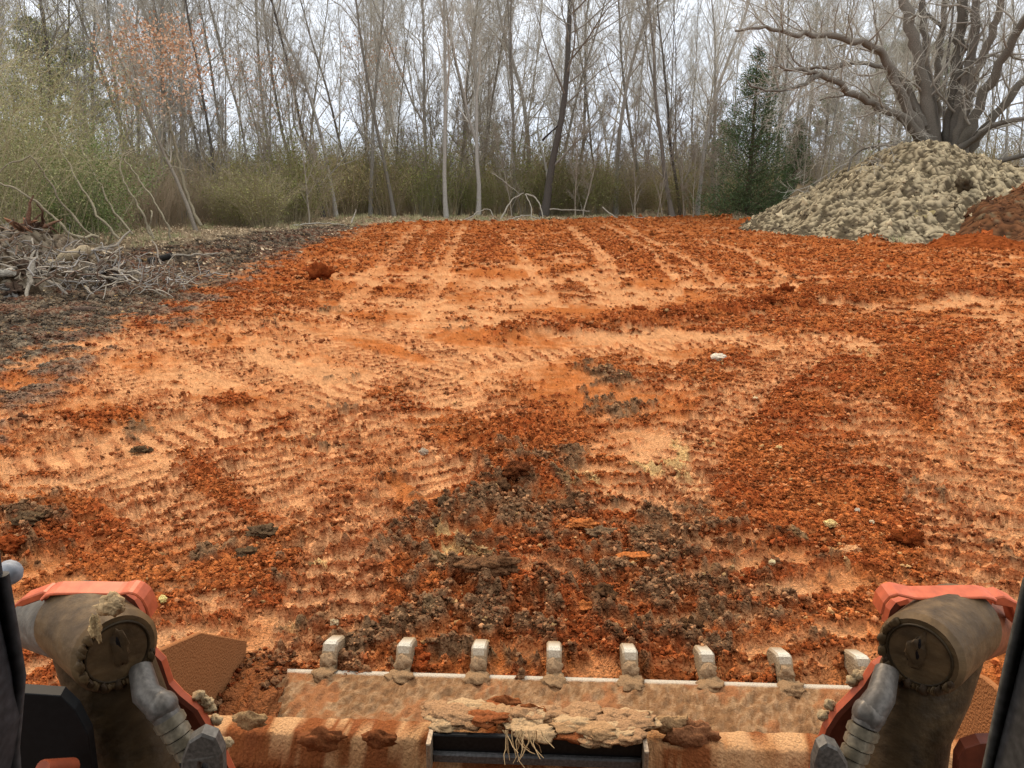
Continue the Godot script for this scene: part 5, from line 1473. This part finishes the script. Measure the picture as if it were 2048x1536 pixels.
func arm(t: Node3D, side: float, paint: Color, mud: Color) -> void:
	var l := side > 0
	var face: Vector3 = Vector3(-0.547, 0.873, -0.94) if l else Vector3(0.565, 0.868, -0.94)
	var ax := Vector3(0.76 * side, 0.03, 0.65).normalized()
	# casting that reaches down to the bucket pins
	var b := Build.new()
	var low: Vector3 = Vector3(-0.53, 0.6, -0.93) if l else Vector3(0.568, 0.6, -0.93)
	var mid: Vector3 = Vector3(-0.561, 0.731, -0.97) if l else Vector3(0.58, 0.731, -0.97)
	var top := face - ax * 0.085
	b.tube(PackedVector3Array([top + Vector3(0, 0.03, 0), top + Vector3(0, -0.02, 0), top.lerp(mid, 0.5), mid, mid.lerp(low, 0.5), low]), PackedFloat32Array([0.03, 0.055, 0.062, 0.06, 0.055, 0.05]), 24, mud * 0.62, true)  # darker than the boss: shade on the lower arm put into the colour
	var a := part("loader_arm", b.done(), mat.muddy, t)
	# pin boss
	b = Build.new()
	steel(b, face - ax * 0.148, face, 0.0585, mud, 36)
	part("pin_boss", b.done(), mat.muddy, a)
	b = Build.new()
	steel(b, face - ax * 0.30 - Vector3(0, 0.06, 0), face - ax * 0.152 - Vector3(0, 0.02, 0), 0.05, (Color(0.17, 0.15, 0.12) if l else mud.lerp(paint, 0.35)), 30)
	part("cross_tube", b.done(), mat.muddy, a)
	# mud-filled socket on the boss's end
	b = Build.new()
	for k in 26:
		var w := PI * (1.05 + 1.1 * k / 25.0) + 0.3
		var up := Vector3(0, 1, 0)
		var sd := ax.cross(up).normalized()
		b.lump(face + (sd * cos(w) + up * sin(w)) * 0.05 + ax * 0.001, Vector3(0.005, 0.006, 0.003) * (1.0 + 0.5 * sin(k * 2.3)), 0.35, 300 + k, 6, mud * (0.9 if k % 3 else 0.5))
	part("mud_ring", b.done(), mat.muddy, a).set_meta("kind", "stuff")
	b = Build.new()
	var ring := PackedVector3Array()
	var rr := PackedFloat32Array()
	var sd2 := ax.cross(Vector3.UP).normalized()
	for k in 33:
		ring.append(face + (sd2 * cos(TAU * k / 32.0) + Vector3.UP * sin(TAU * k / 32.0)) * 0.043)
		rr.append(0.0022)
	b.tube(ring, rr, 6, mud * 0.35)
	b.lump(face + Vector3(0, 0.006, 0) + ax * 0.001, Vector3(0.017, 0.026, 0.006), 0.3, 9, 12, mud * 0.8)
	b.lump(face + Vector3(0, 0.01, 0) + ax * 0.0055, Vector3(0.0045, 0.016, 0.003), 0.2, 12, 10, Color(0.008, 0.007, 0.006))  # black lump in place of the dark inside the pin hole
	part("pin", b.done(), mat.muddy, a)
	# painted guard: a plate behind the boss with a flange bent over its top
	b = Build.new()
	var loop: PackedVector3Array
	if l:
		loop = PackedVector3Array([Vector3(-0.677, 0.84, -1.06), Vector3(-0.702, 0.883, -1.06), Vector3(-0.703, 0.902, -1.06), Vector3(-0.582, 0.904, -1.06), Vector3(-0.567, 0.892, -1.06), Vector3(-0.558, 0.871, -1.06), Vector3(-0.553, 0.851, -1.06), Vector3(-0.564, 0.835, -1.06), Vector3(-0.551, 0.803, -1.06), Vector3(-0.538, 0.786, -1.06), Vector3(-0.531, 0.746, -1.06), Vector3(-0.517, 0.726, -1.06), Vector3(-0.491, 0.699, -1.06), Vector3(-0.477, 0.664, -1.06), Vector3(-0.458, 0.612, -1.06), Vector3(-0.433, 0.525, -1.06), Vector3(-0.573, 0.525, -1.06), Vector3(-0.586, 0.631, -1.06), Vector3(-0.617, 0.706, -1.06), Vector3(-0.662, 0.778, -1.06)])
	else:
		loop = PackedVector3Array([Vector3(0.679, 0.84, -1.06), Vector3(0.719, 0.883, -1.06), Vector3(0.725, 0.894, -1.06), Vector3(0.594, 0.894, -1.06), Vector3(0.577, 0.888, -1.06), Vector3(0.57, 0.875, -1.06), Vector3(0.567, 0.852, -1.06), Vector3(0.585, 0.833, -1.06), Vector3(0.582, 0.81, -1.06), Vector3(0.576, 0.791, -1.06), Vector3(0.56, 0.778, -1.06), Vector3(0.544, 0.742, -1.06), Vector3(0.529, 0.721, -1.06), Vector3(0.508, 0.693, -1.06), Vector3(0.495, 0.664, -1.06), Vector3(0.485, 0.612, -1.06), Vector3(0.476, 0.525, -1.06), Vector3(0.616, 0.525, -1.06), Vector3(0.619, 0.631, -1.06), Vector3(0.642, 0.706, -1.06), Vector3(0.672, 0.778, -1.06)])
	b.prism(loop, Vector3(-0.006 * side, 0, 0.02), 0.005, paint)
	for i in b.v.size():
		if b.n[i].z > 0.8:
			b.c[i] = Color(0.16, 0.045, 0.025)  # faces toward the cab darkened: their shade put into the paint
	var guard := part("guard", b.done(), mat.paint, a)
	b = Build.new()
	var path: Array = [Vector3(-0.685, 0.918, -1), Vector3(-0.675, 0.926, -1), Vector3(-0.665, 0.929, -1), Vector3(-0.617, 0.929, -1), Vector3(-0.569, 0.928, -1), Vector3(-0.556, 0.931, -1), Vector3(-0.545, 0.929, -1), Vector3(-0.535, 0.919, -1), Vector3(-0.53, 0.904, -1), Vector3(-0.528, 0.887, -1)] if l else [Vector3(0.704, 0.917, -1), Vector3(0.696, 0.921, -1), Vector3(0.684, 0.923, -1), Vector3(0.634, 0.922, -1), Vector3(0.586, 0.921, -1), Vector3(0.571, 0.925, -1), Vector3(0.558, 0.928, -1), Vector3(0.547, 0.925, -1), Vector3(0.539, 0.913, -1), Vector3(0.537, 0.894, -1)]
	sheet(b, path, 0.0045, Vector3(0, 0.004, -0.03), paint * 1.15, -side)
	part("flange", b.done(), mat.paint, guard)
	b = Build.new()   # the ear of the guard towards the machine
	if l:
		b.prism(PackedVector3Array([Vector3(-0.749, 0.889, -1.03), Vector3(-0.734, 0.901, -1.03), Vector3(-0.699, 0.914, -1.03), Vector3(-0.687, 0.912, -1.03), Vector3(-0.686, 0.904, -1.03), Vector3(-0.701, 0.901, -1.03), Vector3(-0.733, 0.889, -1.03)]), Vector3(0, 0, -0.03), 0.002, paint * 1.1)
	else:
		b.prism(PackedVector3Array([Vector3(0.719, 0.904, -1.03), Vector3(0.734, 0.907, -1.03), Vector3(0.756, 0.896, -1.03), Vector3(0.768, 0.859, -1.03), Vector3(0.761, 0.855, -1.03), Vector3(0.748, 0.887, -1.03), Vector3(0.722, 0.892, -1.03)]), Vector3(0, 0, -0.03), 0.002, paint * 1.15)
	part("guard_ear", b.done(), mat.paint, guard)
	# mud on the guard's rim
	b = Build.new()
	for e in ([Vector3(-0.499, 0.712, -1.05), Vector3(-0.492, 0.704, -1.05), Vector3(-0.484, 0.69, -1.05), Vector3(-0.488, 0.699, -1.05), Vector3(-0.478, 0.667, -1.05), Vector3(-0.464, 0.624, -1.05)] if l else [Vector3(0.55, 0.75, -1.05), Vector3(0.54, 0.739, -1.05), Vector3(0.51, 0.695, -1.05), Vector3(0.501, 0.675, -1.05)]):
		b.lump(e + Vector3(0, 0, -0.012), Vector3(0.011, 0.008, 0.009), 0.4, int(e.x * 1000), 8, Color(0.5, 0.36, 0.2))
	part("dried_mud", b.done(), mat.crust, a).set_meta("kind", "stuff")
	if l:
		b = Build.new()
		b.lump(Vector3(-0.536, 0.953, -0.925), Vector3(0.017, 0.013, 0.012), 0.5, 31, 12, Color(0.55, 0.38, 0.2))
		b.lump(Vector3(-0.545, 0.937, -0.895), Vector3(0.006, 0.017, 0.006), 0.6, 33, 12, Color(0.58, 0.4, 0.2), 0.2)
		part("mud_clod", b.done(), mat.crust, a)
	# hydraulic hose end: elbow, nuts, clamp
	var h0: Vector3 = Vector3(-0.51, 0.813, -0.93) if l else Vector3(0.515, 0.81, -0.93)
	var h1: Vector3 = Vector3(-0.486, 0.801, -0.92) if l else Vector3(0.496, 0.788, -0.92)
	var h2: Vector3 = Vector3(-0.452, 0.742, -0.905) if l else Vector3(0.477, 0.742, -0.905)
	var gr := Color(0.2, 0.18, 0.15)
	var dusty := Color(0.34, 0.28, 0.19)
	b = Build.new()
	b.tube(PackedVector3Array([h0 + Vector3(-0.02 * side, 0.02, -0.03), h0, h1, h1.lerp(h2, 0.3)]), PackedFloat32Array([0.016, 0.019, 0.021, 0.0185]), 20, gr, true)
	b.lump(h1, Vector3(0.022, 0.022, 0.022), 0.05, 2, 14, gr)
	var fit := part("hose_elbow", b.done(), mat.metal, a)
	var dir := (h2 - h1).normalized()
	var s := h1 + dir * 0.018
	for k in 4:
		b = Build.new()
		steel(b, s, s + dir * 0.0145, 0.0215 - 0.0012 * k, dusty if k % 2 else dusty * 0.8, 6 if k % 2 else 22)
		part("nut", b.done(), mat.metal, fit)
		s += dir * 0.0158
	b = Build.new()
	b.tube(PackedVector3Array([s, s + dir * 0.06, s + dir * 0.13 + Vector3(0, -0.02, 0)]), PackedFloat32Array([0.016, 0.016, 0.016]), 14, Color(0.03, 0.03, 0.03), true)
	part("hose", b.done(), mat.rubber, fit)
	b = Build.new()
	if l:
		loop = PackedVector3Array([Vector3(-0.458, 0.69, -0.88), Vector3(-0.448, 0.747, -0.88), Vector3(-0.436, 0.774, -0.88), Vector3(-0.417, 0.787, -0.88), Vector3(-0.399, 0.779, -0.88), Vector3(-0.392, 0.755, -0.88), Vector3(-0.396, 0.69, -0.88), Vector3(-0.414, 0.69, -0.88), Vector3(-0.413, 0.739, -0.88), Vector3(-0.423, 0.742, -0.88), Vector3(-0.433, 0.69, -0.88)])
	else:
		loop = PackedVector3Array([Vector3(0.468, 0.69, -0.88), Vector3(0.456, 0.739, -0.88), Vector3(0.441, 0.763, -0.88), Vector3(0.425, 0.771, -0.88), Vector3(0.415, 0.763, -0.88), Vector3(0.411, 0.739, -0.88), Vector3(0.413, 0.69, -0.88), Vector3(0.427, 0.69, -0.88), Vector3(0.428, 0.727, -0.88), Vector3(0.437, 0.731, -0.88), Vector3(0.45, 0.69, -0.88)])
	b.prism(loop, Vector3(0, 0.004, -0.02), 0.003, gr * 1.1)
	part("hose_clamp", b.done(), mat.metal, a)
	# right: dark red inner plate; left: near-black sheet, shade put into its colour
	b = Build.new()
	if l:
		loop = PackedVector3Array([Vector3(-0.647, 0.867, -0.86), Vector3(-0.583, 0.862, -0.86), Vector3(-0.567, 0.841, -0.86), Vector3(-0.555, 0.803, -0.86), Vector3(-0.558, 0.709, -0.86), Vector3(-0.673, 0.709, -0.86)])
	else:
		loop = PackedVector3Array([Vector3(0.595, 0.709, -0.86), Vector3(0.59, 0.764, -0.86), Vector3(0.596, 0.782, -0.86), Vector3(0.615, 0.79, -0.86), Vector3(0.68, 0.792, -0.86), Vector3(0.694, 0.709, -0.86)])
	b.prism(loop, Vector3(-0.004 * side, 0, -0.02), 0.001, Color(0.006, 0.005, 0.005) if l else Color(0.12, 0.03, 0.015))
	part("inner_plate_and_shade", b.done(), mat.rubber if l else mat.paint, a)
	if l:
		b = Build.new()
		steel(b, Vector3(-0.58, 0.801, -0.8), Vector3(-0.569, 0.77, -0.84), 0.012, paint * 0.6, 14)
		part("pin_handle", b.done(), mat.paint, a)



func clouds() -> ImageTexture:
	var im := Image.create(512, 256, false, Image.FORMAT_RGBAF)
	var z := FastNoiseLite.new()
	z.seed = 77
	z.frequency = 1.6
	z.fractal_octaves = 4
	for j in 256:
		var up := PI * (0.5 - (j + 0.5) / 256.0)
		for i in 512:
			var w := TAU * i / 512.0
			var o := Vector3(cos(up) * sin(w), maxf(sin(up), 0.0) * 2.2, cos(up) * cos(w))
			var k := smoothstep(-0.45, 0.5, z.get_noise_3dv(o * 1.5))
			im.set_pixel(i, j, Color(1, 1, 1, k))
	return ImageTexture.create_from_image(im)



func _ready() -> void:
	rng.seed = 20240217
	# camera
	cam = Camera3D.new()
	cam.name = "camera"
	cam.fov = 53.07
	cam.near = 0.05
	cam.far = 900.0
	add_child(cam)
	cam.position = Vector3(0, 1.5, 0)
	cam.rotation_degrees = Vector3(-14.5, 0, 0)
	# overcast sky
	var sky_mat := ProceduralSkyMaterial.new()
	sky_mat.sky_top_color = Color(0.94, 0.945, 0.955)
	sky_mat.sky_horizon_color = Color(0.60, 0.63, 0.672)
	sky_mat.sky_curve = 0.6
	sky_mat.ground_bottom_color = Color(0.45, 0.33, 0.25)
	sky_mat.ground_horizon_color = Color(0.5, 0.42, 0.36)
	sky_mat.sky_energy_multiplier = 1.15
	sky_mat.sky_cover = clouds()
	sky_mat.sky_cover_modulate = Color(1, 1, 1, 0.09)
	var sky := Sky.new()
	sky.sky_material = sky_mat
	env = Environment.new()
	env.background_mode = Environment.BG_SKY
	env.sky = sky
	env.tonemap_mode = Environment.TONE_MAPPER_LINEAR
	env.tonemap_exposure = 2.05
	env.sdfgi_enabled = true
	env.ssao_enabled = true
	env.ssil_enabled = true
	var we := WorldEnvironment.new()
	we.name = "environment"
	we.environment = env
	add_child(we)
	# the sun behind thin cloud, ahead and to the left
	var sun := DirectionalLight3D.new()
	sun.name = "sun"
	sun.light_energy = 0.5
	sun.light_color = Color(1.0, 0.9, 0.77)
	sun.light_angular_distance = 12.0
	sun.shadow_enabled = true
	sun.rotation_degrees = Vector3(-42, 205, 0)
	add_child(sun)

	var fine := noise_tex(5, 0.06, 4, 0.66, 1.0, 1024)
	var grain := noise_tex(6, 0.045, 4, 0.0, 1.0, 1024)
	material("soil", 0.95, fine, 1.3, grain, 2.2)
	material("crumb", 0.95, noise_tex(31, 0.05, 3, 0.8, 1.0, 256), 9.0, noise_tex(32, 0.06, 3, 0.0, 1.0, 256), 0.5)
	material("bark", 0.9, noise_tex(8, 0.03, 4, 0.62, 1.0), 1.6, noise_tex(9, 0.05, 3, 0.0, 1.0), 1.5)
	material("twig", 0.9)
	material("leaf", 0.7)
	mat.leaf.backlight_enabled = true
	mat.leaf.backlight = Color(0.5, 0.5, 0.5)

	material("crust", 0.95, noise_tex(21, 0.06, 4, 0.72, 1.0), 6.0, noise_tex(22, 0.035, 5, 0.0, 1.0), 0.4)
	material("muddy", 0.6, noise_tex(23, 0.012, 5, 0.55, 1.0), 5.0, noise_tex(24, 0.02, 5, 0.0, 1.0), 0.2)
	material("paint", 0.45, noise_tex(25, 0.02, 4, 0.75, 1.0), 4.0)
	material("metal", 0.45, noise_tex(26, 0.03, 4, 0.6, 1.0), 8.0, null, 1.0, 0.35)
	material("rubber", 0.6, noise_tex(27, 0.03, 4, 0.6, 1.0), 5.0)
	var t0 := Time.get_ticks_msec()
	plan()
	build_ground()
	scatter_crumbs()
	loader()
	build_heaps()
	build_debris()
	rng.seed = 777
	build_woods()
